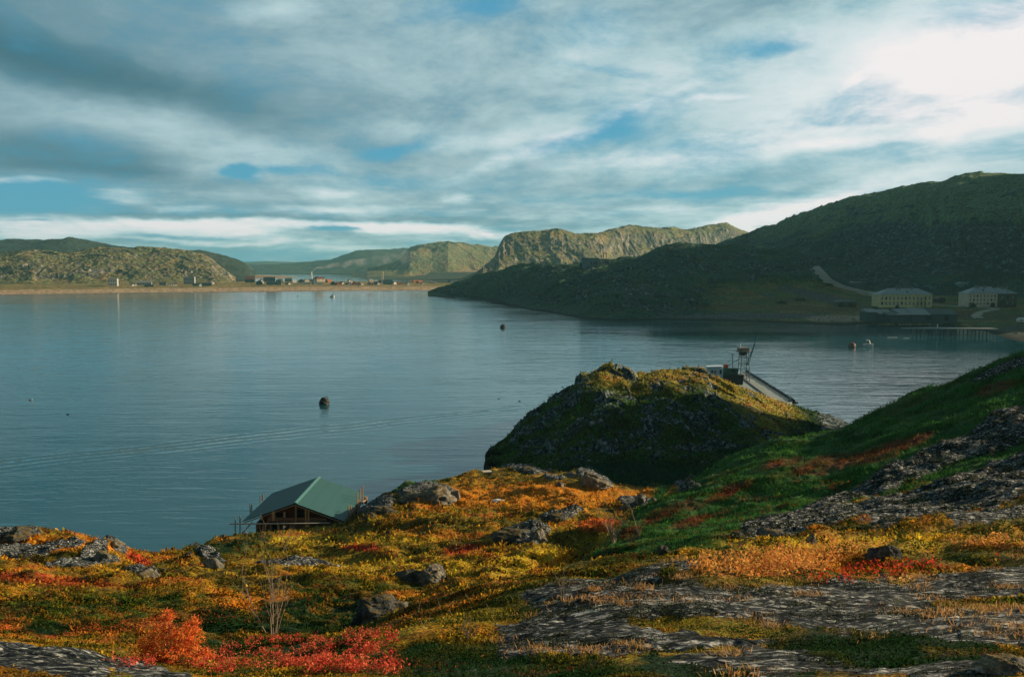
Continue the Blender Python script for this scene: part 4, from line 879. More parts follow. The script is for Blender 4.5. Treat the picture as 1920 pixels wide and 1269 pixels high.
boulder(303, 1072, 20, 8, 'small dark stone on top of the left dip', BG, RMD, 44)
boulder(400, 1062, 44, 14, 'pale slanted rock near the shore left of the cabin', BG, RM, 45, lean=-.3)
boulder(352, 1044, 20, 10, 'small dark shore rock between the two mounds', BG, RMD, 46)
boulder(728, 1000, 16, 7, 'tiny dark stone with a long shadow below the cabin', BG, RMD, 47)
boulder(794, 1007, 10, 6, 'tiny pale stone in the middle of the meadow', BG, RM, 48)
boulder(985, 885, 40, 9, 'grey rock step beside the bench', BG, RMD, 49)
boulder(1900, 1268, 130, 26, 'pale rounded rock in the bottom right corner', BG, RM, 50)
boulder(935, 943, 26, 4, 'flat white stones lying in the orange moss', BG, WHITE, 51)

# ---- trees & shrubs
def leaves(name, C, size, col, parent=None, aspect=0.5, up=0.35, mat=None):
    n = len(C); C = np.asarray(C, float); size = np.broadcast_to(np.asarray(size, float), (n,))
    a = rng.normal(size=(n, 3)); a[:, 2] = a[:, 2] * .5 + up; a /= np.linalg.norm(a, axis=1, keepdims=True)
    b = np.cross(a, rng.normal(size=(n, 3))); b /= np.linalg.norm(b, axis=1, keepdims=True)
    L = a * size[:, None]; Wd = b * (size * aspect * .5)[:, None]
    V = np.stack([C, C + L * .5 + Wd, C + L, C + L * .5 - Wd], 1)
    cc = np.repeat(np.asarray(col)[:, None, :], 4, 1)
    return link_mesh(name, V.reshape(-1, 3), np.arange(n * 4), 4, mat or leafmat(), False, {'col': cc.reshape(-1, 3)}, parent)
def vary(base, n, v=.35, h=.2):
    c = np.array(base)[None] * (1 + v * rng.normal(size=(n, 1))) * (1 + h * rng.normal(size=(n, 3)))
    return np.clip(c, .004, .9)
def twigs(mb, p, d, L, r, depth, spread=.5):
    n = 4; pts = [p]
    for i in range(n):
        d = (d + Vector((random.gauss(0, .12), random.gauss(0, .12), random.gauss(0.04, .06)))).normalized(); pts.append(pts[-1] + d * L / n)
    for i in range(n): mb.bar(pts[i], pts[i + 1], r * (1 - .8 * i / n), 5, r * (1 - .8 * (i + 1) / n), False)
    tips = [pts[-1]]
    if depth > 0:
        for k in range(random.randint(3, 5)):
            i = random.randint(1, n); dd = (d + Vector((random.gauss(0, spread), random.gauss(0, spread), abs(random.gauss(0.1, .3))))).normalized()
            tips += twigs(mb, pts[i], dd, L * random.uniform(.4, .65), r * .5, depth - 1, spread)
    return tips
BARK = paint("pale_bark", (0.30, 0.24, 0.18), .8, .4, 8)
def bare_shrub(px, py, hpx, stems, label, r, T_=None):
    g = gd(T_ or NEAR, px, py); s = g.y / F; h = hpx * s; o = empty('bare_shrub', g); tag(o, label, 'shrub', 'leafless shrubs on the hillside')
    tips = []
    for sx, sh in stems:
        mb = MB(); d = Vector((sx, random.gauss(0, .12), 1)).normalized()
        tips += twigs(mb, Vector((sx * .12 * h, random.gauss(0, .05) * h, -.05)), d, h * sh, r, 2, .33); mb.build('stem', BARK, o)
    return o, tips, h
bare_shrub(510, 1192, 150, [(-.45, .9), (-.22, .95), (-.05, .6), (0.05, 1.0), (.1, .6), (.25, .85), (.4, .55)], 'leafless grey-brown sapling clump rising above the red leaves', .016)
bare_shrub(1152, 1018, 52, [(-.5, .9), (-.25, 1.0), (-.1, .8), (.1, .7), (.2, .9)], 'bare pale shrub at the right edge of the sunny meadow', .03)
bare_shrub(1198, 1008, 50, [(-.1, 1.0), (.05, .5)], 'thin bare stem rising by the meadow edge', .022)
bare_shrub(1140, 985, 20, [(.8, .9), (.4, .7)], 'short bare twig bent over orange moss', .02)
bare_shrub(880, 1200, 34, [(-.5, .9), (-.3, .7), (0, 1), (.2, .9), (.4, .8)], 'dry branching stalk standing on the lichen slab', .006)
bare_shrub(1055, 1128, 40, [(-.3, .9), (-.1, 1), (.2, .9), (.35, .7)], 'dry stalks with seed heads mid way up the slab', .006)

# red rowan shrub
def red_shrub():
    g = gd(NEAR, 318, 1243); s = g.y / F; o = empty('rowan_shrub', g); tag(o, 'bright orange-red leafy shrub glowing in the lower left foreground', 'shrub')
    P = []; 
    for (px_, py_, rx, ry, n) in [(318, 1208, 58, 34, 1700), (300, 1222, 52, 24, 900), (350, 1195, 34, 30, 800), (366, 1172, 16, 16, 180), (312, 1160, 14, 24, 330), (318, 1150, 12, 14, 160), (280, 1228, 40, 18, 500), (382, 1230, 26, 14, 260), (296, 1190, 26, 20, 300), (370, 1156, 8, 6, 50)]:
        q = rng.normal(size=(n, 3)); q /= np.linalg.norm(q, axis=1, keepdims=True); q *= rng.uniform(.2, 1, (n, 1)) ** .45
        c = np.array([(px_ - 318) * s, 0, (1243 - py_) * s]); P.append(c + q * np.array([rx * s, rx * s * .8, ry * s]))
    P = np.concatenate(P)
    # leaflets grouped on little stalks so the crown reads as tufts
    cen = P[::11]; n = len(cen) * 11; C = np.repeat(cen, 11, 0) + rng.normal(size=(n, 3)) * np.array([.03, .03, .012]); keep = C[:, 2] > 0
    C = C[keep]; n = len(C); tone = np.repeat(rng.uniform(0, 1, len(cen)), 11)[keep][:, None]
    col = np.array((0.80, .13, .045)) * (1 - tone) + np.array((.88, .32, .07)) * tone
    col = np.clip(col * (1 + .25 * rng.normal(size=(n, 1))), .02, .9)
    leaves('foliage', C, rng.uniform(.03, .06, n), col, o, .42, .25)
    mb = MB()
    for k in range(34):
        q = P[rng.integers(len(P))]; mb.bar((q[0] * .3, 0, 0), tuple(q), .007, 5, .003)
    mb.build('stem', BARK, o)
red_shrub()
# ------------------------------------------------------------------ ground cover
def visible_samples(T_, n, cond):
    t_ = (T_.Z - H) / T_.Y; mx = np.maximum.accumulate(t_, 0); vis = t_ >= mx - 0.0015
    dpx = np.abs(np.gradient(T_.px, axis=1)); dpy = np.abs(np.gradient(T_.py, axis=0))
    w = vis * dpx * np.clip(dpy, 0.02, 3) * (T_.px > -120) * (T_.px < 2040) * (T_.py < 1300) * cond
    w = w.ravel() / w.sum(); idx = rng.choice(len(w), n, p=w)
    r, c = np.divmod(idx, T_.nu); r2 = np.clip(r + 1, 0, T_.nr - 1); c2 = np.clip(c + 1, 0, T_.nu - 1)
    f = rng.uniform(-.5, .5, n)[:, None]; g = rng.uniform(-.5, .5, n)[:, None]
    A = np.stack([T_.X, T_.Y, T_.Z], -1)
    P = A[r, c] + f * (A[r2, c] - A[r, c]) + g * (A[r, c2] - A[r, c])
    return P, r, c
def scatter(T_, name, n, cond, colmap, size_px, aspect, up, label, cat, vv=.35, tint=None, smin=.02, lift=.3):
    P, r, c = visible_samples(T_, n, cond)
    cc = colmap[r, c] if tint is None else np.broadcast_to(np.array(tint), (n, 3))
    k = rng.normal(size=(n, 1)); cc = np.clip(cc * (1.15 + vv * k) * (1 + .12 * rng.normal(size=(n, 3))), .003, .85)
    s = np.maximum(smin, size_px * P[:, 1] / 887) * rng.uniform(.6, 1.5, n)
    P[:, 2] += s * rng.uniform(-.2, lift, n)
    o = leaves(name, P, s, cc, None, aspect, up); tag(o, label, cat, None, 'stuff'); return o
veg = np.clip(1.0 - NEAR_rock * 1.3, 0, 1)
zpx, zpy = NEAR.px, NEAR.py
spurm = (spur > .5) | (hol[..., 0] > .5)
scatter(NEAR, 'leaf_litter', 110000, veg * (~spurm) * (zpy > 850) * (.12 + sstep(-.15, .2, fbm(NEAR.X / 1.0, NEAR.Y / .8, 3, 959))), NEAR_col, 1.7, .7, .5, 'low carpet of orange, yellow and green heath leaves', 'ground cover', .40)
scatter(NEAR, 'meadow_grass', 45000, (.15 + sstep(-.2, .2, fbm(NEAR.X / 2, NEAR.Y / 2, 3, 979))) * veg * spurm * (zpy > 640), NEAR_col, 2.6, .22, 1.6, 'short dark green grass on the shaded slope', 'grass', .35)
scatter(NEAR, 'dwarf_shrubs', 22000, veg * (~spurm) * (NEAR.Y < 75) * sstep(.0, .25, fbm(NEAR.X / 1.6, NEAR.Y / 1.1, 3, 939)), NEAR_col, 3.6, .45, 1.0, 'taller sprigs of dwarf shrub standing out of the heath carpet', 'ground cover', .55)
scatter(NEAR, 'rust_sprigs', 16000, veg * (NEAR.Y < 75) * (zpy > 900) * sstep(.05, .3, fbm(NEAR.X / 2.1, NEAR.Y / 1.4, 3, 949)), NEAR_col, 2.6, .6, .6, 'dark rust and brown heather sprigs between the green', 'ground cover', .4, tint=(.13, .05, .018))
# darker sprigs in the foreground give depth
scatter(NEAR, 'evergreen_sprigs', 50000, sstep(-.1, .2, fbm(NEAR.X / .8, NEAR.Y / .8, 3, 969)) * veg * (NEAR.Y < 34) * (~spurm), NEAR_col, 2.2, .5, .9, 'dark green crowberry sprigs close to the camera', 'ground cover', .3, tint=(0.018, 0.045, 0.010))
scatter(NEAR, 'rock_moss', 20000, (NEAR_rock > .3) * (NEAR.Y < 70) * (zpx > 700) * sstep(-.05, .35, fbm(NEAR.X / 1.3, NEAR.Y / .7, 3, 929)), NEAR_col, 2.0, .5, .8, 'dark moss, crowberry and straw growing in the joints of the bare rock', 'ground cover', .6, tint=(0.026, 0.036, 0.014))
# dry grass tufts on the slab
tm = (NEAR.Y < 34) * (zpx > 800) * (NEAR_rock > .25) * (zpy > 1020) * sstep(0.0, .3, fbm(NEAR.X / 1.1, NEAR.Y / 1.1, 2, 919))
P, r_, c_ = visible_samples(NEAR, 150, tm)
C = np.repeat(P, 46, 0); n = len(C); rad = np.repeat(rng.uniform(.03, .11, len(P)), 46)
C[:, :2] += rng.normal(size=(n, 2)) * rad[:, None] * np.array([1.6, .8]); hgt = np.repeat(rng.uniform(.05, .13, len(P)), 46) * rng.uniform(.5, 1.2, n) * np.clip(C[:, 1] / 16, .7, 1.8)
tag(leaves('dry_grass', C, hgt, np.clip(vary((0.50, .30, .12), n, .25, .08), .05, .8), None, .14, 1.5), 'straw coloured dry grass tufts growing in cracks of the slab', 'grass', None, 'stuff')
# thin seed stalks
P, r_, c_ = visible_samples(NEAR, 150, (NEAR.Y > 11) * (NEAR.Y < 26) * (zpx > 780) * (zpy > 1090))
mb = MB()
for p in P:
    h = random.uniform(.05, .16) * min(1.5, p[1] / 14); mb.bar(tuple(p), (p[0] + random.gauss(0, .04), p[1] + random.gauss(0, .04), p[2] + h), .003, 3, .002, False)
tag(mb.build('dry_stalks', paint("straw_stalk", (.34, .26, .15))), 'scattered thin dry stalks standing up from the rock', 'grass', None, 'stuff')
# red leaved low plants in the bottom foreground
redm = np.maximum.reduce([zone(NEAR, *a, jit=.5, seed=33) for a in [(470, 1235, 110, 26, 0), (620, 1240, 110, 30, 0), (680, 1205, 50, 14, 0), (560, 1210, 60, 12, 0), (420, 1250, 60, 16, 0), (700, 1262, 60, 12, 0), (740, 1203, 16, 8, 0), (500, 1205, 40, 8, 0), (240, 1248, 60, 9, 0)]])
P, r_, c_ = visible_samples(NEAR, 340, redm * sstep(-.1, .2, fbm(NEAR.X / .7, NEAR.Y / .7, 2, 77)))
C = np.repeat(P, 22, 0); n = len(C); C += rng.normal(size=(n, 3)) * np.array([.035, .03, .03]); C[:, 2] += .06 + .05 * np.repeat(rng.uniform(0, 1, len(P)), 22)
tone = np.repeat(rng.uniform(0, 1, len(P)), 22)[:, None]; col = np.array((.62, .05, .05)) * (1 - tone) + np.array((.80, .20, .09)) * tone
tag(leaves('red_leaves', C, rng.uniform(.02, .038, n), np.clip(col * (1 + .25 * rng.normal(size=(n, 1))), .01, .9), None, .6, .5), 'crimson leaved low plants spread along the bottom left foreground', 'ground cover', None, 'stuff')
# small red plants sprinkled in the right hand foreground
P, r_, c_ = visible_samples(NEAR, 36, np.maximum.reduce([zone(NEAR, *a, jit=.5, seed=35) for a in [(1720, 1064, 60, 10, 0), (1640, 1075, 70, 10, 0), (1560, 1090, 50, 6, 0), (1860, 1050, 40, 6, 0),]]))
C = np.repeat(P, 14, 0); n = len(C); C += rng.normal(size=(n, 3)) * .06; C[:, 2] += .08
tag(leaves('red_sprigs', C, rng.uniform(.04, .07, n), vary((.60, .07, .03), n, .25, .1), None, .6, .5), 'small red leafy sprigs around the squarish boulder', 'ground cover', None, 'stuff')
P, r_, c_ = visible_samples(NEAR, 260, np.maximum.reduce([zone(NEAR, *a, jit=.6, seed=36) for a in [(1440, 1062, 140, 20, 4), (1560, 1040, 110, 12, 0), (1850, 1022, 90, 7, 0)]]) * (NEAR_rock < .5))
C = np.repeat(P, 16, 0); n = len(C); C += rng.normal(size=(n, 3)) * .07; C[:, 2] += .10
tag(leaves('orange_heath', C, rng.uniform(.04, .08, n), vary((.70, .33, .09), n, .25, .1), None, .5, .7), 'orange dwarf birch leaves in the sunny strip behind the slab', 'ground cover', None, 'stuff')
# knoll and hollow vegetation
scatter(K, 'knoll_heath', 30000, np.clip(1 - krock * 1.2, 0, 1) * (K.Z > .8), kcol, 1.9, .55, .8, 'rough grass and heath tufts covering the knoll', 'ground cover', .45)
scatter(NEAR, 'reeds', 12000, (hol[..., 0] > .5) * (zpx > 1000) * (NEAR.Z < 4) * (NEAR.Z > 0.5), NEAR_col, 4.0, .14, 2.2, 'cold green reeds in the shaded hollow below the knoll', 'reeds', .3, tint=(.022, .075, .035))
# ------------------------------------------------------------------ village on the spit
def pc(name, c, st=None): return paint(name, c, .75, .2, 1.0, stain=st)
WALLS = {'teal2': pc('wall_block', (.42, .44, .43)), 'white': pc('wall_white', (.84, .80, .74)), 'grey': pc('wall_grey', (.28, .33, .34), (.3, .3, .28)), 'dark': pc('wall_dark', (.06, .085, .09)), 'teal': pc('wall_teal', (.12, .21, .22)),
         'orange': pc('wall_orange', (.50, .22, .10)), 'red': pc('wall_red', (.42, .09, .06)), 'cream': pc('wall_cream', (.62, .52, .38)), 'blue': pc('wall_blue', (.10, .20, .28)), 'brown': pc('wall_brown', (.16, .09, .05))}
ROOFS = {'dark': pc('roof_dark', (.03, .045, .05)), 'red': pc('roof_red', (.14, .035, .035)), 'teal': pc('roof_teal', (.06, .15, .15)), 'grey': pc('roof_grey', (.20, .22, .22)), 'orange': pc('roof_orange', (.45, .14, .06)), 'pale': pc('roof_pale', (.40, .44, .45))}
GV = 'houses of the village on the far shore'
def house(px0, px1, pt, pb, wall, roof, style, label, cat='house', name='house', yaw=0.0, dep=8.0, T_=V, nwin=None, chim=0, group=GV):
    pxc = (px0 + px1) / 2; g = gd(T_, pxc, pb, 1200); s = g.y / F; w = (px1 - px0) * s; h = (pb - pt) * s
    if style == 'front': dep = max(dep, w * 1.2)
    o = empty(name, g, yaw); tag(o, label, cat, group)
    wm, rm = WALLS[wall], ROOFS[roof]; e = h if style == 'flat' else h * .58; D = min(dep, 26)
    part('wall', wm, o, lambda m: m.box(-w / 2, w / 2, 0, D, -1.0, e) if style != 'front' else m.prism([(-w / 2, -1), (w / 2, -1), (w / 2, e), (0, h - .1), (-w / 2, e)], 0, D))
    ov = .25
    if style == 'flat': part('roof', rm, o, lambda m: m.box(-w / 2 - .2, w / 2 + .2, -.2, D + .2, e, e + .35))
    elif style == 'front': part('roof', rm, o, lambda m: m.prism([(-w / 2 - ov, e - .2), (0, h), (w / 2 + ov, e - .2), (w / 2 + ov, e + .1), (0, h + .3), (-w / 2 - ov, e + .1)], -.3, D + .3))
    else:
        def f(m):
            V_ = [(-w / 2 - ov, -ov, e), (w / 2 + ov, -ov, e), (w / 2 + ov, D + ov, e), (-w / 2 - ov, D + ov, e), (-w / 2 - ov, D / 2, h), (w / 2 + ov, D / 2, h)]
            m.add(V_, [(0, 1, 5, 4), (2, 3, 4, 5), (0, 4, 3), (1, 2, 5), (0, 3, 2, 1)])
        part('roof', rm, o, f)
    n = max(1, int((px1 - px0) / 6)) if nwin is None else nwin
    rows = 2 if e > 6.5 else 1
    for r in range(rows):
        for k in range(n):
            x = -w / 2 + w * (k + .5) / n; z = e * (.3 if rows == 1 else .18 + .45 * r); ww = min(1.3, w / n * .45)
            part('window', GLASS, o, lambda m, x=x, z=z, ww=ww: m.box(x - ww / 2, x + ww / 2, -.04, .02, z, z + min(1.5, e * .35)))
    for k in range(chim):
        x = w * (.2 - .4 * k); part('chimney', CONC, o, lambda m, x=x: m.box(x - .4, x + .4, D / 2 - .4, D / 2 + .4, h - .8, h + 1.3))
    return o
# px0, px1, top, bottom, wall, roof, style, label, (extras)
VIL = [
 (203, 219, 523, 537, 'teal2', 'grey', 'flat', 'tall grey apartment block with a bright right end, alone at the left of the village', dict(dep=26, nwin=4, cat='apartment block', yaw=.35)),
 (248, 252, 532.5, 536, 'white', 'dark', 'front', 'small white shed right of the apartment block', {}), (253, 257, 532, 535.5, 'white', 'dark', 'front', 'second small white shed right of the apartment block', {}),
 (258, 283, 527, 535, 'grey', 'grey', 'side', 'long low grey barrack with pale gable ends near the apartment block', dict(nwin=6)), (271, 287, 534, 538, 'dark', 'dark', 'side', 'low dark boat shed close to the sand on the left', dict(nwin=0)),
 (299, 311, 529, 535, 'teal', 'dark', 'side', 'dark teal hut at the left foot of the grey hill', {}), (306, 333, 522, 530, 'teal', 'teal', 'side', 'long teal roofed hall against the foot of the cliff', dict(nwin=6)),
 (317, 322, 532, 536, 'white', 'grey', 'front', 'tiny white gabled hut below the teal hall', {}), (325, 331, 531, 536, 'white', 'dark', 'side', 'white and dark hut below the teal hall', {}),
 (345, 364, 520, 534, 'grey', 'grey', 'flat', 'bulky grey two storey building with a sunlit right end', dict(nwin=4, dep=16, cat='building')), (366, 376, 523, 527, 'brown', 'red', 'side', 'low red roofed house beside the bulky grey building', {}),
 (376, 392, 523, 528, 'white', 'pale', 'side', 'long pale house with a light roof in the second row', {}), (392, 403, 523, 529, 'teal', 'teal', 'side', 'teal roofed house at the edge of the cliff foot', {}),
 (362, 374, 531, 536, 'dark', 'dark', 'side', 'dark low shed by the beach under the grey building', dict(nwin=0)), (374, 378, 533, 537, 'white', 'grey', 'front', 'tiny white shed between two dark sheds', {}), (379, 396, 530, 536, 'dark', 'dark', 'side', 'long black roofed barn by the beach', dict(nwin=0)),
 (396, 402, 528, 533, 'white', 'grey', 'side', 'small white house at the end of the black barn', {}), (414, 420, 526, 530, 'grey', 'dark', 'side', 'small grey house under the steep hill end', {}), (422, 426, 528, 531, 'white', 'grey', 'front', 'tiny white hut under the steep hill end', {}),
 (430, 438, 526, 530, 'teal', 'dark', 'side', 'dim teal house far back near the hill end', {}),
 (460, 477, 519, 530, 'dark', 'red', 'side', 'dark house with a big red roof standing apart', dict(nwin=4, dep=12)), (481, 492, 526, 534, 'dark', 'grey', 'front', 'white trimmed gabled house right of the red roofed one', dict(nwin=1)),
 (489, 495, 524, 532, 'white', 'dark', 'front', 'white gable just behind the trimmed house', dict(nwin=1)), (494, 516, 520, 527, 'teal', 'dark', 'flat', 'long dark building with antennas in the back row', dict(nwin=8, cat='building')),
 (500, 527, 525, 534, 'teal', 'grey', 'flat', 'long two storey grey block with a white right end', dict(nwin=9, dep=14, cat='building')), (522, 530, 523, 530, 'brown', 'dark', 'side', 'brown house peeping behind the grey block', {}),
 (535, 548, 521, 528, 'dark', 'teal', 'side', 'dark roofed house in the middle of the spit', dict(nwin=2)), (549, 556, 524.5, 530, 'white', 'pale', 'side', 'small cream house right of the dark roofed house', {}),
 (534, 540, 531, 534, 'grey', 'dark', 'side', 'low grey shed near the middle beach', {}), (541, 545, 530, 534, 'white', 'dark', 'front', 'little white hut near the middle beach', {}),
 (560, 570, 524, 530, 'dark', 'dark', 'front', 'dark gabled house left of the big barn', {}), (572, 580, 523, 528.5, 'white', 'grey', 'side', 'white cottage behind the big barn', {}),
 (588, 605, 519, 533, 'grey', 'grey', 'front', 'large grey gabled barn, biggest house by the smoking chimney', dict(nwin=0, dep=16, cat='barn')), (594, 610, 519.5, 527, 'cream', 'red', 'side', 'red roofed wing behind the large grey barn', dict(nwin=2)),
 (564, 582, 531.5, 533.5, 'white', 'pale', 'flat', 'low white wall-like shed left of the big barn', dict(nwin=0)),
 (614, 624, 524, 530, 'orange', 'orange', 'side', 'orange roofed house right of the big barn', {}), (621, 628, 528, 534, 'dark', 'grey', 'front', 'dark gabled boathouse of the beach row', {}),
 (628, 633, 528, 533, 'white', 'grey', 'side', 'white boathouse of the beach row', {}), (632, 638, 530, 534.5, 'red', 'dark', 'front', 'pink-red boathouse of the beach row', {}),
 (641, 646, 529, 534, 'white', 'dark', 'front', 'white hut with dark door at the centre of the beach row', {}), (648, 652, 531, 534, 'dark', 'dark', 'front', 'small black boathouse at the beach', {}),
 (654, 661, 523, 532, 'white', 'pale', 'front', 'tall white church-like gabled house', dict(nwin=1)), (654, 659, 530, 534, 'white', 'dark', 'front', 'white boathouse under the tall white gable', {}),
 (663, 669, 529.5, 534, 'red', 'dark', 'front', 'red fronted boathouse right of the tall white gable', {}), (673, 677, 530.5, 534.5, 'white', 'dark', 'front', 'white hut of a pair on the beach', {}), (677, 682, 530, 535, 'cream', 'grey', 'side', 'cream hut of a pair on the beach', {}),
 (690, 696, 529.5, 534, 'brown', 'dark', 'front', 'brown boathouse left of the green warehouse', {}), (695, 700, 529.5, 534, 'orange', 'grey', 'front', 'orange boathouse left of the green warehouse', {}),
 (701, 708, 528, 534, 'blue', 'dark', 'side', 'blue shed left of the green warehouse', {}), (708, 712, 530, 534, 'white', 'grey', 'front', 'white hut touching the green warehouse', {}), (703, 711, 525.5, 530, 'white', 'pale', 'side', 'pale house behind the blue shed', {}),
 (693, 701, 523.5, 527, 'cream', 'pale', 'side', 'cream cottage far back near the water tower', {}),
 (720, 736, 525, 533.5, 'teal', 'teal', 'flat', 'large windowless dark green warehouse near the water tower', dict(nwin=0, dep=16, cat='warehouse')), (711, 720, 526, 530, 'dark', 'teal', 'flat', 'dark annex behind the green warehouse', dict(nwin=0)),
 (738, 744, 528, 533.5, 'white', 'grey', 'front', 'white gabled house right of the green warehouse', dict(nwin=1)), (745, 752, 529, 533, 'brown', 'orange', 'side', 'brown hut with an orange roof', {}), (754, 768, 529, 532, 'dark', 'grey', 'side', 'low dark row house with pale roof', {}),
 (764, 768, 530, 534, 'white', 'grey', 'front', 'tiny white hut on the right beach', {}), (775, 785, 525.5, 530, 'orange', 'orange', 'side', 'orange roofed house at the right of the village', {}), (785, 793, 526, 531, 'red', 'orange', 'side', 'red walled house at the right of the village', {}), (791, 794, 530, 533.5, 'white', 'grey', 'front', 'white shed beside the red walled house', {}),
 (808, 815, 528, 531, 'dark', 'grey', 'side', 'dark hut right of the red walled house', {}), (812, 822, 526.5, 528.5, 'white', 'pale', 'flat', 'long flat white shed near the spit end', dict(nwin=0)), (840, 845, 525, 530, 'blue', 'dark', 'side', 'blue hut near the spit end', {}), (846, 862, 527, 529.5, 'white', 'grey', 'flat', 'pale flat shed half hidden by the dark headland', dict(nwin=0)),
]
for q in VIL:
    kw = dict(q[8]); house(*q[:8], yaw=kw.pop('yaw', random.uniform(.45, .8) if q[4] in ('white', 'cream', 'orange', 'red') else random.uniform(.1, .4)), **kw)
# smoking chimney and water tower
g = atY(584.5, 3.5, 1620); s = g.y / F
ch = empty('factory_chimney', g); tag(ch, 'slim pale factory chimney trailing smoke behind the village', 'chimney')
part('shaft', WALLS['white'], ch, lambda m: m.bar((0, 0, -1), (0, 0, 17), 1.3, 12, .9), True); part('base', WALLS['grey'], ch, lambda m: m.box(-4, 4, -3, 3, -1, 4))
g = atY(717.5, 3.3, 1450); wt = empty('water_tower', g); tag(wt, 'slender pale lattice water tower above the green warehouse', 'tower')
part('mast', WALLS['cream'], wt, lambda m: [m.bar((x, y, -1), (x * .5, y * .5, 17), .28, 5) for x in (-1.6, 1.6) for y in (-1.6, 1.6)] + [m.box(-1.3, 1.3, -1.3, 1.3, z, z + .3) for z in (3, 6, 9, 12, 15)])
part('tank', WALLS['cream'], wt, lambda m: m.bar((0, 0, 14.5), (0, 0, 18.5), 1.2, 10)); part('base', WALLS['cream'], wt, lambda m: m.box(-2.2, 2.2, -2.2, 2.2, -1, 4))
for i, (px_, h_) in enumerate([(497, 5), (500, 5), (503, 5), (509, 6), (467, 3), (640, 9), (566, 8), (745, 8), (800, 8), (425, 9)]):
    g = atY(px_, 3.5, 1400); p = empty('utility_pole', g); tag(p, ['left antenna pole over the long dark building', 'second antenna pole over the long dark building', 'third antenna pole over the long dark building', 'right antenna pole over the long dark building', 'pole behind the big red roofed house', 'pole between the beach boathouses', 'pole at the dark gabled house left of the barn', 'pole beside the hut with an orange roof', 'pole left of the long flat white shed', 'pole under the steep hill end'][i], 'pole', 'utility poles of the village')
    part('pole', TIMBER, p, lambda m: m.bar((0, 0, 0), (0, 0, h_ + 6), .18, 5)); part('crossarm', TIMBER, p, lambda m: m.box(-.9, .9, -.1, .1, h_ + 5, h_ + 5.25))
# smoke plume drifting to the right
def smoke():
    A = atY(584.5, 21, 1620); m = bpy.data.materials.new("chimney_smoke"); m.use_nodes = True; t = NT(m.node_tree)
    tc = t.node('ShaderNodeTexCoord').outputs['Object']; sp = t.node('ShaderNodeSeparateXYZ'); t.put(sp.inputs[0], tc)
    n = t.noise(tc, .05, 4, .62, .6); f = t.rng(sp.outputs[0], 0, 210, 1, 0)
    d = t.m('MULTIPLY', t.rng(n, .42, .68), t.m('MULTIPLY', t.m('POWER', f, 1.3), .08)); d = t.m('ADD', d, t.rng(sp.outputs[0], 0, 22, .16, 0.0))
    v = t.node('ShaderNodeVolumePrincipled'); v.inputs['Color'].default_value = (.93, .93, .92, 1); t.put(v.inputs['Density'], d)
    o = t.node('ShaderNodeOutputMaterial'); t.l.new(v.outputs[0], o.inputs['Volume'])
    V_ = []; Fc = []; N = 12; K_ = 22
    for i in range(K_):
        q = i / (K_ - 1); x = 210 * q; z = 26 * q ** .7 + 3; r = .9 + 15 * q ** .75
        if i > 0: z += 1.5 * math.sin(i * 1.9); r *= 1 + .18 * math.sin(i * 2.3)
        else: z = 0
        for k in range(N): an = 2 * math.pi * k / N; V_.append((x, r * math.cos(an), z + r * .8 * math.sin(an)))
    for i in range(K_ - 1):
        for k in range(N): Fc.append((i * N + k, i * N + (k + 1) % N, (i + 1) * N + (k + 1) % N, (i + 1) * N + k))
    Fc += [tuple(range(N))[::-1], tuple(range((K_ - 1) * N, K_ * N))]
    mb = MB(); mb.add(V_, Fc); o = mb.build('smoke', m, None, True, A); tag(o, 'pale smoke drifting right from the factory chimney', 'smoke', None, 'stuff')
smoke()

# ------------------------------------------------------------------ settlement below the big hill
def ceil_h(px_, py_, Y): return at(px_, py_, Y)
YW = paint("yellow_plaster", (.80, .70, .36), .85, .25, .6, stain=(.34, .20, .13)); PW = paint("peach_plaster", (.80, .64, .46), .85, .25, .6, stain=(.52, .46, .40))
SLATE = paint("grey_slate_roof", (.33, .39, .42), .6, .15, .8, stain=(.16, .19, .21)); SHUT = paint("window_boards", (.20, .26, .24), .7, .3); 
def block(px0, px1, pe, pt, pb, Y, wall, label, cols, rows, ins, dark=()):
    g = atY((px0 + px1) / 2, (at(px0, pb, Y).z + at(px1, pb, Y).z) / 2, Y); s = Y / F; w = (px1 - px0) * s; e = (pb - pe) * s; h = (pb - pt) * s
    o = empty('residential_block', g, .03); tag(o, label, 'building', 'abandoned plaster apartment blocks'); D = 11.0
    part('wall', wall, o, lambda m: m.box(-w / 2, w / 2, 0, D, -3, e)); a, b_ = ins
    def rf(m):
        ov = .6; V_ = [(-w / 2 - ov, -ov, e), (w / 2 + ov, -ov, e), (w / 2 + ov, D + ov, e), (-w / 2 - ov, D + ov, e), (-w / 2 + a * w, D / 2, h), (w / 2 - b_ * w, D / 2, h)]
        m.add(V_, [(0, 1, 5, 4), (2, 3, 4, 5), (0, 4, 3), (1, 2, 5), (0, 3, 2, 1)])
    r = part('roof', SLATE, o, rf)
    for x in (-.12, -.06, .17): part('chimney', CONC, r, lambda m, x=x: m.box(x * w - .45, x * w + .45, D / 2 - 1.6, D / 2 - .7, h - 1.6, h + .9))
    part('dormer', DARKM, r, lambda m: m.prism([(.02 * w, h - 2.6), (.02 * w + 1.6, h - 2.6), (.02 * w + .8, h - 1.5)], D / 2 - 4.0, D / 2 - 1))
    for k in range(rows):
        for i in range(cols):
            x = -w / 2 + w * (i + .7) / (cols + .4); z = e * (.13 + .87 * k / rows); wh = e / rows * .48
            f = part('window', SHUT if (i * 7 + k * 3) % 5 else GLASS, o, lambda m, x=x, z=z, wh=wh: m.box(x - .5, x + .5, -.05, .05, z, z + wh))
            part('sill', CONC, f, lambda m, x=x, z=z: m.box(x - .6, x + .6, -.14, .0, z - .12, z - .01))
    return o
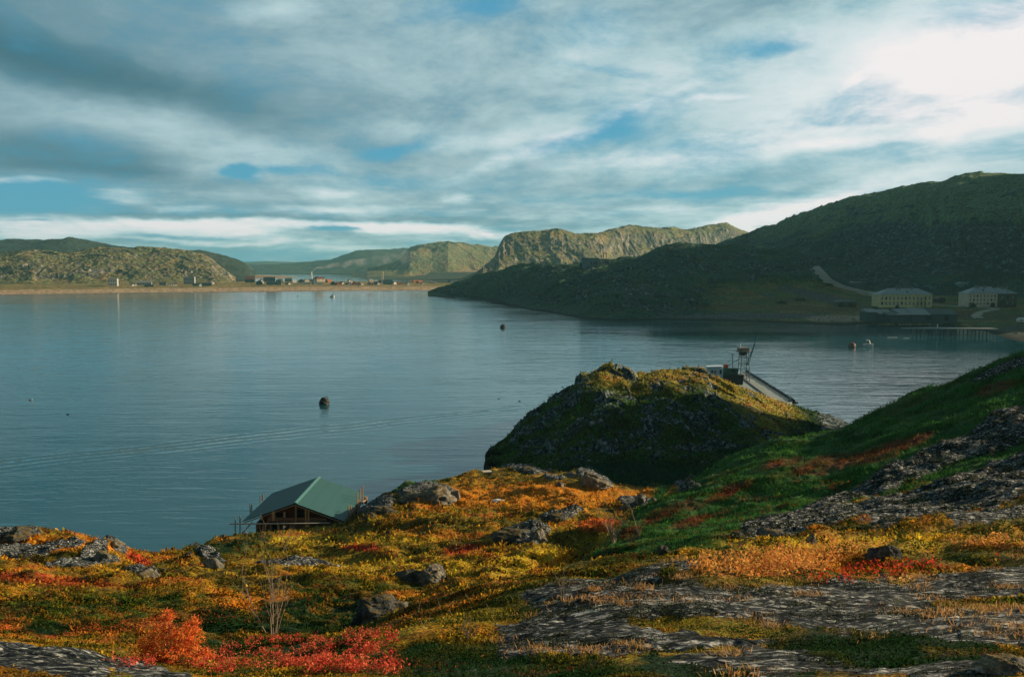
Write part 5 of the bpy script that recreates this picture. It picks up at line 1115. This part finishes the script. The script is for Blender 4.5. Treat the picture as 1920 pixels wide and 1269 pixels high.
block(1648, 1748, 552, 541, 574, 545, YW, 'long pale yellow two storey apartment block with a grey hipped roof', 13, 2, (.24, .20))
block(1814, 1870, 550, 538, 574, 540, PW, 'shorter peach coloured apartment block with a grey hipped roof near the right edge', 8, 3, (.42, .05))
bw = block(1871, 1906, 550.5, 540, 574, 546, paint("brown_plaster", (.10, .085, .06), .9), 'shaded brown wing joined to the right of the peach apartment block', 3, 2, (.05, .5))

def box_thing(name, label, cat, p, w, d, h, mat, rz=0, group=None):
    return tag(part_free(name, mat, p, lambda m: m.box(-w / 2, w / 2, 0, d, -1, h), rz), label, cat, group)
def part_free(name, mat, loc, fn, rz=0, smooth=False):
    m = MB(); fn(m); return m.build(name, mat, None, smooth, loc, rz)

# derelict fish plant on piles
def plant():
    Y = 455; s = Y / F; zf = at(1700, 604, Y).z; o = empty('fish_plant', atY(1720, 0, Y)); ox = o.location.x
    tag(o, 'long derelict grey plank warehouse on piles with patchy sheet roofs below the yellow block', 'warehouse')
    X_ = lambda px: (px - 960) / F * Y * .998 - ox
    PLK = wood("plank_wall", (.055, .085, .095), 2, 2); RS = paint("patchy_sheet_roof", (.24, .29, .31), .6, .5, .5, stain=(.06, .08, .09)); RD = paint("dark_sheet_roof", (.06, .09, .10), .7, .4, .5)
    zt = at(1700, 589.5, Y).z; zr = at(1700, 578.5, Y + 9).z
    def seg(x0, x1, y0, e0, r0, d, roofm, nm='wall'):
        part(nm, PLK, o, lambda m: m.prism([(X_(x0), zf - .2), (X_(x1), zf - .2), (X_(x1), e0), (X_(x0), e0)], y0, y0 + d))
        part('roof', roofm, o, lambda m: m.add([(X_(x0) - .3, y0 - .5, e0), (X_(x1) + .3, y0 - .5, e0), (X_(x1) + .3, y0 + d * .6, r0), (X_(x0) - .3, y0 + d * .6, r0), (X_(x1) + .3, y0 + d, e0 + .02), (X_(x0) - .3, y0 + d, e0 + .02),
             (X_(x0) - .3, y0 - .5, e0 - .2), (X_(x1) + .3, y0 - .5, e0 - .2)], [(0, 1, 2, 3), (3, 2, 4, 5), (6, 7, 1, 0), (0, 3, 5), (1, 4, 2)]))
    seg(1637, 1657, 6, at(1640, 585, Y + 6).z, at(1640, 579, Y + 10).z, 10, RS); seg(1657.5, 1683, 5, at(1660, 588, Y + 5).z, at(1660, 580, Y + 12).z, 11, RS)
    seg(1693, 1714, 2, zt, zr, 14, RS); seg(1714.5, 1748, 1.6, zt + .15, zr + .2, 14, RS); seg(1748.5, 1778, 1.8, zt, zr + .1, 14, RD); seg(1778.5, 1802, 2.2, zt - .1, zr - .4, 13, RD)
    seg(1668, 1692.5, 0.5, zt - .3, zt + 1.0, 12, RD)
    part('gutter', WHITE, o, lambda m: m.box(X_(1683), X_(1748), .9, 1.05, zt - .15, zt + .08))
    for a, b_, z0, z1 in [(1741, 1752, zf + 1.0, zt - .6), (1777, 1784, zf + .8, zt - .7), (1665, 1672, zf + .4, zf + 1.6)]:
        part('opening', GLASS, o, lambda m: m.box(X_(a), X_(b_), 1.2 if a > 1700 else .3, 1.7 if a > 1700 else .5, z0, z1))
    part('deck', DTIMBER, o, lambda m: m.box(X_(1652), X_(1806), -1.0, 16, zf - .7, zf - .22))
    for i in range(24):
        x = X_(1654 + i * 6.5); part('pile', DTIMBER, o, lambda m, x=x: m.bar((x, -.6 + (i % 3), -2), (x, -.6 + (i % 3), zf - .7), .2, 6))
plant()
def jetty():
    Y = 392; o = empty('jetty', atY(1780, 0, Y)); ox = o.location.x; tag(o, 'narrow plank jetty on tall piles reaching left from the right shore', 'jetty')
    X_ = lambda px, dy=0: (px - 960) / F * (Y + dy) * .998 - ox
    z = at(1720, 615, Y).z; PLD = wood("jetty_planks", (.20, .23, .22), 0, 1.5)
    part('deck', PLD, o, lambda m: m.add([(X_(1695), 0, z), (X_(1862), -6, z + .1), (X_(1862), 2, z + .1), (X_(1760), 6, z + .05), (X_(1697), 2.6, z)] + [(X_(1695), 0, z - .35), (X_(1862), -6, z - .35), (X_(1862), 2, z - .35), (X_(1760), 6, z - .35), (X_(1697), 2.6, z - .35)],
         [(0, 1, 2, 3, 4), (9, 8, 7, 6, 5), (0, 5, 6, 1), (1, 6, 7, 2), (2, 7, 8, 3), (3, 8, 9, 4), (4, 9, 5, 0)]))
    for i in range(20):
        p = 1716 + i * 6.8; x = X_(p); yy = -.6 - 5.2 * max(0, (p - 1716)) / 146 + 1.0
        part('pile', TIMBER if i % 3 == 0 else DTIMBER, o, lambda m: m.bar((x, yy, -2), (x, yy, z - .35), .24, 6))
    part('post', WHITE, o, lambda m: m.box(X_(1766) - .15, X_(1766) + .15, 2.2, 2.5, z, z + 1.8))
jetty()
for (a, b_) in ((1664, 1682), (1694, 1704)):
    p0 = at_z((a + b_) / 2, 633 if a < 1690 else 634.5); L = (b_ - a) * p0.y / F
    lg = part_free('floating_log', paint('pale_log', (.55, .55, .5), .7), p0, lambda m: m.bar((-L / 2, 0, .05), (L / 2, -.3, .05), .28, 8)); tag(lg, 'pale log floating %s in the dark water by the jetty' % ('left, the longer one,' if a < 1690 else 'right, the shorter one,'), 'log', 'floating logs by the jetty')

def on_head(px_, py_, d=560): return gd(Hd, px_, py_, d)
# concrete ruin on the headland ridge, tower frame, masts
g = on_head(1107, 499); s = g.y / F; o = empty('concrete_ruin', g, .12); tag(o, 'small derelict pale blue hut with a dark doorway on top of the headland', 'hut')
w = 31 * s; h = 14 * s; RUIN = paint("pale_blue_render", (.16, .24, .26), .9, .3, .6)
part('wall', RUIN, o, lambda m: m.box(-w / 2, w / 2, 0, 7, -2, h)); part('roof', paint("ruin_roof", (.10, .17, .18)), o, lambda m: m.box(-w / 2 - .3, w / 2 + .3, -.3, 7.3, h, h + .5))
part('door', GLASS, o, lambda m: m.box(w * .33, w * .44, -.06, .03, -.5, h * .62)); part('window', GLASS, o, lambda m: m.box(w * .02, w * .09, -.06, .03, h * .2, h * .62)); part('window', GLASS, o, lambda m: m.box(w * .19, w * .27, -.06, .03, -.2, h * .6))
part('annex', DARKM, o, lambda m: m.box(-w * .62, -w * .501, 1, 5, -2, h * .35))
g = on_head(1134, 496); s = g.y / F; h = 21 * s; o = empty('lookout_frame', g); tag(o, 'rusty open lookout frame beside the blue hut', 'tower')
for x in (-1.3, 1.3):
    for y in (-1.2, 1.2): part('leg', DARKM, o, lambda m: m.bar((x, y, -2), (x * .8, y * .8, h - .5), .16, 5))
part('platform', DARKM, o, lambda m: m.box(-2.2, 2.2, -1.8, 1.8, h - .5, h))
for i, (px_, pb, hp, lab) in enumerate([(1307, 464, 21, 'tall thin mast on the crest of the headland'), (1613, 520, 34, 'dim utility pole on the hillside right of the road'), (1197, 527, 11, 'short pole on the dark headland slope'), (1430, 468, 8, 'stub pole behind the headland crest'), (1525, 478, 10, 'stub pole near the top of the road'), (929, 500, 8, 'little marker post at the left end of the headland')]):
    T_ = Hd if px_ < 1600 else B; g = gd(T_, px_, pb + 2, 700); s = g.y / F; o = empty('utility_pole', g); tag(o, lab, 'pole', 'poles across the bay'); h = hp * s
    part('pole', DTIMBER, o, lambda m: m.bar((0, 0, -2), (0, 0, h), .22, 6, .14)); part('crossarm', DTIMBER, o, lambda m: m.box(-1.0, 1.0, -.1, .1, h * .88, h * .88 + .3))
# gravel road from the pass down to the yellow block
def ribbon(name, pts, T_, mat, sub=8, lift=.25):
    Q = []
    for (a, pa, wa), (b_, pb, wb) in zip(pts[:-1], pts[1:]):
        for k in range(sub): f = k / sub; Q.append((a + (b_ - a) * f, pa + (pb - pa) * f, wa + (wb - wa) * f))
    Q.append(pts[-1]); P = []
    for q in Q:
        hs_ = [(g, tt) for tt in T_ for g in [tt.ground(q[0], q[1])] if g is not None]
        if not hs_: continue
        g, tt = min(hs_, key=lambda z: z[0].y); P.append((g, q[2], tt))
    VV = []; n = len(P); G = [p[0] for p in P]
    for _ in range(6): G = [G[0]] + [(G[i - 1] + G[i] * 2 + G[i + 1]) / 4 for i in range(1, n - 1)] + [G[-1]]
    P = [(a, p[1], p[2]) for a, p in zip(G, P)]
    for i, (g, w, tt) in enumerate(P):
        d = P[min(i + 1, n - 1)][0] - P[max(i - 1, 0)][0]; d.z = 0
        d = d.normalized() if d.length > 1e-6 else Vector((0, 1, 0)); nn = Vector((-d.y, d.x, 0))
        for k in (-1, 1):
            p = g + nn * w * k / 2; VV.append((p.x, p.y, g.z + lift))
            p2 = p + nn * k * 4; VV.append((p2.x, p2.y, g.z - 3))
    fc = [f_ for i in range(n - 1) for f_ in ((4 * i, 4 * i + 2, 4 * i + 6, 4 * i + 4), (4 * i + 1, 4 * i, 4 * i + 4, 4 * i + 5), (4 * i + 2, 4 * i + 3, 4 * i + 7, 4 * i + 6))]
    return structure(link_mesh(name, VV, fc, 4, mat, True))
GRAV = paint("pale_gravel", (.36, .33, .27), .95, .25, .3)
ribbon('road', [(1531, 506, 4), (1540, 514, 4.5), (1551, 524, 5), (1566, 533, 5.5), (1590, 542, 5.5), (1620, 550, 5), (1650, 555.5, 5)], (Hd, B), GRAV, 6, 1.2)
ribbon('path', [(1744, 571.5, 3), (1790, 574, 3.5), (1850, 577, 3.5), (1872, 579, 4), (1848, 583, 4), (1830, 590, 4.5), (1838, 597, 4)], (Hd, B), GRAV)
# car on the road
def car(p, rz, label, col):
    o = empty('parked_car', p, rz); tag(o, label, 'car')
    part('body', paint(label[:9], col, .35, .1), o, lambda m: m.prism([(-2.1, .35), (2.1, .35), (2.15, .85), (1.2, .98), (.7, 1.45), (-1.2, 1.45), (-1.9, .98), (-2.15, .9)], -.85, .85))
    part('windows', GLASS, o, lambda m: m.prism([(-1.6, 1.0), (1.1, 1.0), (.66, 1.40), (-1.15, 1.40)], -.87, .87))
    for x in (-1.35, 1.35):
        for y in (-.8, .8): part('wheel', DARKM, o, lambda m: m.bar((x, y - .1, .33), (x, y + .1, .33), .33, 10))
car(min([q for q in (Hd.ground(1562, 531), B.ground(1562, 531)) if q], key=lambda z: z.y) + Vector((0, 0, 1.2)), -1.0, 'small blue car driving down the gravel road', (.04, .12, .22))
# small ruins, sheds and shrubs on the flats
def hut(px_, py_, wpx, hpx, mat, roofm, label, dep=6, T_=Hd, d=600, cat='shed', name='shed'):
    g = gd(T_, px_, py_, d); s = g.y / F; w = wpx * s; h = hpx * s; o = empty(name, g, .1); tag(o, label, cat, None)
    part('wall', mat, o, lambda m: m.box(-w / 2, w / 2, 0, dep, -2, h * .7)); part('roof', roofm, o, lambda m: m.prism([(-w / 2 - .3, h * .7), (w / 2 + .3, h * .72), (w / 2 + .2, h * .95), (-w * .1, h), (-w / 2 - .2, h * .85)], -.3, dep + .3))
    part('door', GLASS, o, lambda m: m.box(w * .1, w * .25, -.06, .05, -.3, h * .55)); return o
hut(1604, 536, 20, 8, CONC, ROOFS['pale'], 'pale concrete ruin beside the road under the mountain', T_=B)
hut(1588, 574, 36, 11, paint("bunker", (.12, .12, .10), .9), ROOFS['grey'], 'low grey bunker-like store with bushes left of the yellow block')
hut(1766, 568, 14, 10, GLASS, DARKM, 'dark shed between the two apartment blocks')
hut(1808, 538, 16, 8, RUIN, ROOFS['pale'], 'dim bluish ruin on the slope above the peach block', T_=B)
hut(1755, 540, 22, 6, RUIN, ROOFS['dark'], 'dim long ruin on the slope behind the yellow block', T_=B)
hut(1441, 556, 8, 5, RUIN, ROOFS['teal'], 'tiny blue hut on the grassy flat')
g = gd(Hd, 1914, 606, 420); s = g.y / F; o = empty('white_tank', g, .3); tag(o, 'white rounded tank wagon on the grass at the right edge', 'tank')
part('body', WHITE, o, lambda m: m.bar((-1.6, 0, 1.5), (2.2, 0, 1.5), 1.3, 14), True); part('window', GLASS, o, lambda m: m.box(-1.2, -.5, -1.33, -1.22, 1.2, 1.9)); part('frame', DARKM, o, lambda m: m.box(-1.5, 2, -.8, .8, -.5, .4))
def bush(px_, py_, wpx, hpx, col, label, T_=Hd, d=560, n=700, lsz=.35):
    g = gd(T_, px_, py_, d); s = g.y / F; w = wpx * s / 2; h = hpx * s; o = empty('bush', g); tag(o, label, 'bush', 'bushes on the shore flats')
    q = rng.normal(size=(n, 3)); q /= np.linalg.norm(q, axis=1, keepdims=True); q *= rng.uniform(.3, 1, (n, 1)) ** .5; q[:, 2] = np.abs(q[:, 2])
    q *= 1 + .25 * np.sin(q[:, :1] * 9 + px_); C = q * np.array([w, w * .8, h])
    leaves('foliage', C, lsz * rng.uniform(.7, 1.4, n), vary(col, n, .4, .15), o, .8, .3); part('stem', BARK, o, lambda m: m.bar((0, 0, -.5), (0, 0, h * .6), .12, 5)); return o
for a in [(1727, 577, 26, 22, (.03, .05, .05), 'dark tree in front of the right half of the yellow block'), (1712, 576, 14, 12, (.05, .06, .05), 'grey-green bush beside the dark tree by the yellow block'), (1682, 580, 8, 8, (.02, .03, .025), 'small dark bush at the plank warehouse roof'), (1598, 576, 16, 9, (.14, .08, .02), 'rusty bush at the grey store'),
          (1577, 576, 10, 8, (.06, .07, .02), 'green bush at the grey store'), (1403, 552, 20, 7, (.45, .24, .03), 'bright yellow-orange bush on the headland flank'), (1880, 577, 20, 14, (.02, .04, .035), 'dark tree hiding the brown wing'), (1896, 575, 16, 13, (.02, .04, .035), 'second dark tree at the brown wing near the right edge'), (1824, 576, 12, 8, (.02, .03, .025), 'black bush under the left windows of the peach block'),
          (1861, 576, 8, 8, (.02, .03, .025), 'black bush at the right corner of the peach block'), (1500, 565, 26, 6, (.02, .04, .03), 'flat dark thicket on the grassy shore'), (1466, 570, 22, 6, (.02, .045, .035), 'flat dark thicket near the grey scree'), (1640, 582, 12, 6, (.05, .06, .02), 'olive bush left of the plank warehouse')]:
    bush(*a)
# light pebbles / driftwood on the shore
for i, (a, b_, w) in enumerate([(1560, 604, 5), (1600, 600, 6), (1535, 601, 4), (1640, 607, 5), (1420, 598, 3), (1905, 626, 5)]):
    g = gd(Hd, a, b_, 480); o = part_free('shore_stone', CONC, g, lambda m: m.beam((-w * .14, 0, .3), (w * .14, .2, .5), .5, .6)); tag(o, ['pale stone at the front edge of the sand patch', 'pale stone on the middle of the sand patch', 'pale stone at the left tip of the sand patch', 'pale stone between the sand patch and the plank warehouse', 'pale stone on the grey scree shore below the headland', 'pale stone on the right shore below the tank wagon'][i], 'stone', 'pale shore stones')

# ------------------------------------------------------------------ pier, crane, tug
def pier():
    o = empty('concrete_pier', (52, 184, 0)); tag(o, 'long grey concrete pier with a row of old tyre fenders behind the knoll', 'pier')
    PCN = paint("pier_concrete", (.30, .36, .36), .9, .3, .4, stain=(.13, .16, .15))
    z = 1.9; A = [at(1487, 753, (z - H) / float(tan_of(753))), at(1398, 697, (z - H) / float(tan_of(697))), at(1350, 700, (z - H) / float(tan_of(700))), at(1420, 770, (z - H) / float(tan_of(770)))]
    A = [a - o.location for a in A]
    part('deck', PCN, o, lambda m: m.add([tuple(a) for a in A] + [(a.x, a.y, -2.0) for a in A], [(0, 1, 2, 3), (7, 6, 5, 4), (0, 4, 5, 1), (1, 5, 6, 2), (2, 6, 7, 3), (3, 7, 4, 0)]))
    d = (A[1] - A[0]); 
    part('kerb', CONC, o, lambda m: m.beam(A[0].lerp(A[3], .42) + Vector((0, 0, .1)), A[1].lerp(A[2], .42) + Vector((0, 0, .1)), .3, .25))
    for k in range(34):
        p = A[0] + d * (k + .5) / 34 + Vector((.25, 0, .1 + .12 * random.random()))
        part('fender', DARKM, o, lambda m: m.bar(p - d.normalized() * .5, p + d.normalized() * .5, .30 + .12 * random.random(), 7))
    e = A[0]; part('fender_frame', DARKM, o, lambda m: [m.bar((e.x + a, e.y, -2), (e.x + a * .6, e.y, z + .2), .14, 5) for a in (-1.6, -.8, 0, .6)] + [m.beam((e.x - 2, e.y - .1, z - .2), (e.x + 1, e.y - .1, z - .2), .3, .3)])
    part('bollard', WALLS['blue'], o, lambda m: m.bar((e.x - .5, e.y + .6, z), (e.x - .5, e.y + .6, z + .8), .2, 8))
    return z
pz = pier()
def crane():
    g = atY(1394, pz, 216); s = 216 / F; o = empty('harbour_crane', g, .1); tag(o, 'small lattice portal crane with a blue jib standing on the pier', 'crane')
    ST = paint("crane_steel", (.14, .20, .22), .6, .3, stain=(.12, .06, .04)); RU = paint("crane_rust", (.30, .25, .20), .7, .4); hh = 57 * s
    def leg(x0, y0, x1, y1): part('leg', ST, o, lambda m: m.bar((x0, y0, 0), (x1, y1, hh), .085, 6))
    for x, y in ((-1.2, -1), (1.2, -1), (-1.2, 1), (1.2, 1)): leg(x, y, x * .75, y * .75)
    def br(m, ys):
        N = 5
        for i in range(N):
            z0 = hh * i / N; z1 = hh * (i + 1) / N; k0 = 1 - .25 * i / N; k1 = 1 - .25 * (i + 1) / N
            for y in ys: m.bar((-1.2 * k0, y * k0, z0), (1.2 * k1, y * k1, z1), .05, 4); m.bar((1.2 * k0, y * k0, z0), (-1.2 * k1, y * k1, z1), .05, 4); m.bar((-1.2 * k1, y * k1, z1), (1.2 * k1, y * k1, z1), .05, 4)
    part('bracing', ST, o, lambda m: br(m, (-1,))); part('bracing', ST, o, lambda m: br(m, (1,)))
    part('platform', RU, o, lambda m: m.box(-1.9, 1.5, -1.2, 1.2, hh, hh + .2)); part('machine_house', RU, o, lambda m: m.box(-1.5, 1.0, -.8, .8, hh + .2, hh + 1.0)); part('cab', DARKM, o, lambda m: m.box(-.9, .4, -.7, .7, hh - .9, hh))
    part('lamp', WHITE, o, lambda m: m.bar((-1.0, 0, hh + 1.0), (-1.0, 0, hh + 1.9), .16, 8))
    JB = paint("jib_blue", (.10, .26, .36), .5, .2); tip = Vector((24 * s, 0, 90 * s)) ; ba = Vector((.9, 0, hh * .55))
    tip = Vector((3.1, 0, hh + 3.5))
    part('jib', JB, o, lambda m: [m.bar(ba + Vector((a, b_, 0)), tip, .06, 5) for a in (-.25, .25) for b_ in (-.25, .25)] + [m.bar(ba.lerp(tip, f) + Vector((-.25 * (1 - f), -.25 * (1 - f), 0)), ba.lerp(tip, min(1, f + .08)) + Vector((.25 * (1 - f), .25 * (1 - f), 0)), .04, 4) for f in np.arange(0, .95, .08)])
    part('ladder', ST, o, lambda m: [m.bar((-1.1 + .3 * 0, -1.3, 0), (-2.6, -1.3, 2.4), .05, 4)] + [m.bar((-2.6 + .28 * i, -1.3, 2.4 - .45 * i), (-2.6 + .28 * i, -.9, 2.4 - .45 * i), .03, 4) for i in range(5)])
    part('handrail', TIMBER, o, lambda m: [m.bar((1.2, -1.2, 1.1), (2.6, -1.2, 1.1), .05, 4), m.bar((2.6, -1.2, 0), (2.6, -1.2, 1.1), .05, 4), m.bar((-1.2, -1.2, 1.1), (1.2, -1.2, 1.1), .05, 4)])
crane()
def tug():
    Y = 208; z0 = at(1370, 709, Y).z; g = atY(1373, max(0.4, z0), Y); s = Y / F; o = empty('tugboat', g); tag(o, 'small black hulled work boat with a dark green deckhouse moored at the pier', 'boat')
    w = 40 * s; TG = paint("deckhouse_green", (.03, .09, .085), .6, .3)
    part('hull', DARKM, o, lambda m: m.add([(-w / 2, -1.2, .9), (w / 2, -1.0, .9), (w / 2, 1.2, .9), (-w / 2, 1.4, .9), (-w / 2 + .5, -.9, -1.5), (w / 2 - .2, -.8, -1.5), (w / 2 - .2, 1, -1.5), (-w / 2 + .5, 1.1, -1.5)], [(0, 1, 2, 3), (7, 6, 5, 4), (0, 4, 5, 1), (1, 5, 6, 2), (2, 6, 7, 3), (3, 7, 4, 0)]))
    d = part('deckhouse', TG, o, lambda m: m.prism([(-w * .45, .9), (w * .22, .9), (w * .22, 2.4), (-w * .40, 2.5)], -.9, .9)); part('window', GLASS, d, lambda m: m.box(-w * .05, w * .06, -.94, -.88, 1.7, 2.1))
    part('funnel', WALLS['red'], o, lambda m: m.box(-w * .40, -w * .22, -.4, .5, 2.5, 3.3))
    mh = 5.8
    part('mast', DARKM, o, lambda m: [m.bar((0, 0, 2.4), (0, 0, mh), .07, 5), m.bar((-.5, 0, mh - .2), (.5, 0, mh - .2), .05, 4), m.bar((-1.8, 0, 3.0), (0, 0, mh - .6), .03, 4), m.bar((-1.0, 0, 3.0), (1.8, 0, 4.7), .05, 4)])
    part('rail', TIMBER, o, lambda m: [m.bar((-w * .4, -.95, 3.0 - .2), (w * .22, -.95, 2.9), .03, 4)])
tug()
g = atY(1341, at(1341, 703, 206).z, 206); s = 206 / F; o = empty('site_cabin', g, -.1); tag(o, 'white cabin with a round red and blue sign half hidden behind the knoll crest', 'hut'); w = 29 * s; h = 14 * s
part('wall', paint("cabin_white", (.55, .66, .74), .6, .1), o, lambda m: m.box(-w / 2, w / 2, 0, 2.4, -1.5, h)); part('roof', paint("cabin_roof", (.70, .80, .88), .5, .1), o, lambda m: m.prism([(-w / 2 - .1, h), (w / 2 + .1, h + .15), (w / 2 + .1, h + .35), (-w / 2 - .1, h + .2)], -.15, 2.5))
part('door', DARKM, o, lambda m: m.box(w * .28, w * .40, -.05, .02, h * .15, h * .68)); part('window', GLASS, o, lambda m: m.box(-w * .26, -w * .14, -.05, .02, h * .3, h * .62))
part('sign', WALLS['red'], o, lambda m: m.bar((0, .01, h * .5), (0, -.06, h * .5), .24, 12)); part('sign_panel', DARKM, o, lambda m: m.box(-.11, .11, -.065, .01, h * .12, h * .34))

# ------------------------------------------------------------------ boats and buoys
def mooring(px_, py_, wpx, label, mat):
    g = at_z(px_, py_); s = g.y / F; r = wpx * s / 2; o = empty('mooring_buoy', g, .4); tag(o, label, 'buoy', 'mooring buoys in the bay')
    bm = MB(); N = 16; pts = [(-.9, .55), (-.75, .85), (-.45, 1), (.45, 1), (.75, .85), (.9, .55)]
    V_ = []; tl = Matrix.Rotation(.5, 3, 'Y')
    for (a, q) in pts:
        for k in range(N): an = 2 * math.pi * k / N; V_.append(tl @ Vector((q * r * math.cos(an), q * r * math.sin(an), a * r)) + Vector((0, 0, r * .35)))
    Fc = [(i * N + k, i * N + (k + 1) % N, (i + 1) * N + (k + 1) % N, (i + 1) * N + k) for i in range(5) for k in range(N)] + [tuple(range(N))[::-1], tuple(range(5 * N, 6 * N))]
    bm.add(V_, Fc); bm.build('float', mat, o, True)
    part('band', CONC, o, lambda m: m.bar(tl @ Vector((0, 0, -.07 * r)) + Vector((0, 0, r * .35)), tl @ Vector((0, 0, .07 * r)) + Vector((0, 0, r * .35)), r * 1.03, 16), True)
    c = tl @ Vector((0, 0, .95 * r)) + Vector((0, 0, r * .35))
    part('ring', DARKM, o, lambda m: [m.bar(c + Vector((r * .35 * math.cos(a), 0, r * .3 * math.sin(a))), c + Vector((r * .35 * math.cos(a + .4), 0, r * .3 * math.sin(a + .4))), .08 * r, 5) for a in np.arange(0, 6.2, .4)])
BUOY = paint("buoy_rust", (.020, .016, .016), .6, .3)
mooring(608, 757, 18, 'large dark rusty mooring buoy floating alone in the near bay', BUOY); mooring(943, 615, 10, 'small dark mooring buoy floating far out before the headland', BUOY)
mooring(1597, 651, 13, 'pinkish brown mooring buoy next to the white motorboat', paint("buoy_pink", (.22, .10, .09), .6, .4))
def boat(px_, py_, wpx, hpx, rz, label, name='motorboat'):
    g = at_z(px_, py_); s = g.y / F; L = wpx * s; h = hpx * s; o = empty(name, g, rz); tag(o, label, 'boat')
    N = 9; V_ = []
    for i in range(N):
        q = i / (N - 1); x = -L / 2 + L * q; b_ = L * .20 * (1 - max(0, (q - .55) / .45) ** 2) ** .5 + .01; sh_ = h * (.34 + .14 * q * q)
        V_ += [(x, -b_, sh_), (x, -b_ * .75, -h * .1), (x, 0, -h * .2), (x, b_ * .75, -h * .1), (x, b_, sh_)]
    Fc = [(i * 5 + k, i * 5 + k + 1, (i + 1) * 5 + k + 1, (i + 1) * 5 + k) for i in range(N - 1) for k in range(4)] + [(i * 5, (i + 1) * 5, (i + 1) * 5 + 4, i * 5 + 4) for i in range(N - 1)] + [(0, 4, 3, 2, 1)]
    mb = MB(); mb.add(V_, Fc); mb.build('hull', WHITE, o)
    c = part('cabin', WHITE, o, lambda m: m.prism([(-L * .22, h * .36), (L * .2, h * .42), (L * .10, h * .85), (-L * .2, h * .9)], -L * .13, L * .13)); part('window', GLASS, c, lambda m: m.prism([(-L * .15, h * .58), (L * .13, h * .58), (L * .08, h * .78), (-L * .15, h * .78)], -L * .132, L * .132))
    part('rail', WALLS['grey'], o, lambda m: [m.bar((-L * .2, 0, h * .9), (-L * .2, 0, h * 1.1), L * .01, 4), m.bar((-L * .25, 0, h * 1.05), (-L * .1, 0, h * 1.05), L * .015, 4)]); return o
boat(1628, 650, 18, 14, -.5, 'white cabin motorboat moored on the dark water in the right bay'); boat(623, 557, 9, 5, .3, 'tiny white motorboat far out near the village beach')
def bird(px_, py_, sz, mat, label, cat='bird', name='gull'):
    g = at_z(px_, py_); mb = MB(); bm = bmesh.new(); bmesh.ops.create_uvsphere(bm, u_segments=12, v_segments=8, radius=1); 
    for v in bm.verts: v.co = Vector((v.co.x * sz * .5, v.co.y * sz * .2, v.co.z * sz * .17 + sz * .1 + max(0, v.co.x - .5) * sz * .25))
    me = bpy.data.meshes.new(name); bm.to_mesh(me); bm.free(); me.materials.append(mat); o = bpy.data.objects.new(name, me); COL.objects.link(o); o.location = g; tag(o, label, cat, 'birds resting on the bay')
    part('head', mat, o, lambda m: m.bar((sz * .5, 0, sz * .3), (sz * .62, 0, sz * .34), sz * .09, 7).bar((sz * .62, 0, sz * .34), (sz * .75, 0, sz * .32), sz * .03, 5)); part('wing', WALLS['grey'] if mat is WHITE else mat, o, lambda m: m.add([(-.55 * sz, -.2 * sz, .2 * sz), (.3 * sz, -.21 * sz, .24 * sz), (.2 * sz, -.1 * sz, .30 * sz), (-.6 * sz, -.04 * sz, .26 * sz)], [(0, 1, 2, 3)])); return o
bird(57, 750, .8, WHITE, 'white gull floating on the left side of the bay'); bird(127, 777, .55, BUOY, 'dark duck on the water below the white gull', name='duck'); bird(558, 555, 1.4, BUOY, 'dark bird speck left of the tiny motorboat', name='duck'); bird(974, 752, .5, BUOY, 'dark duck near the knoll, upper one', name='duck'); bird(935, 748, .4, BUOY, 'dark duck near the knoll, left one', name='duck')
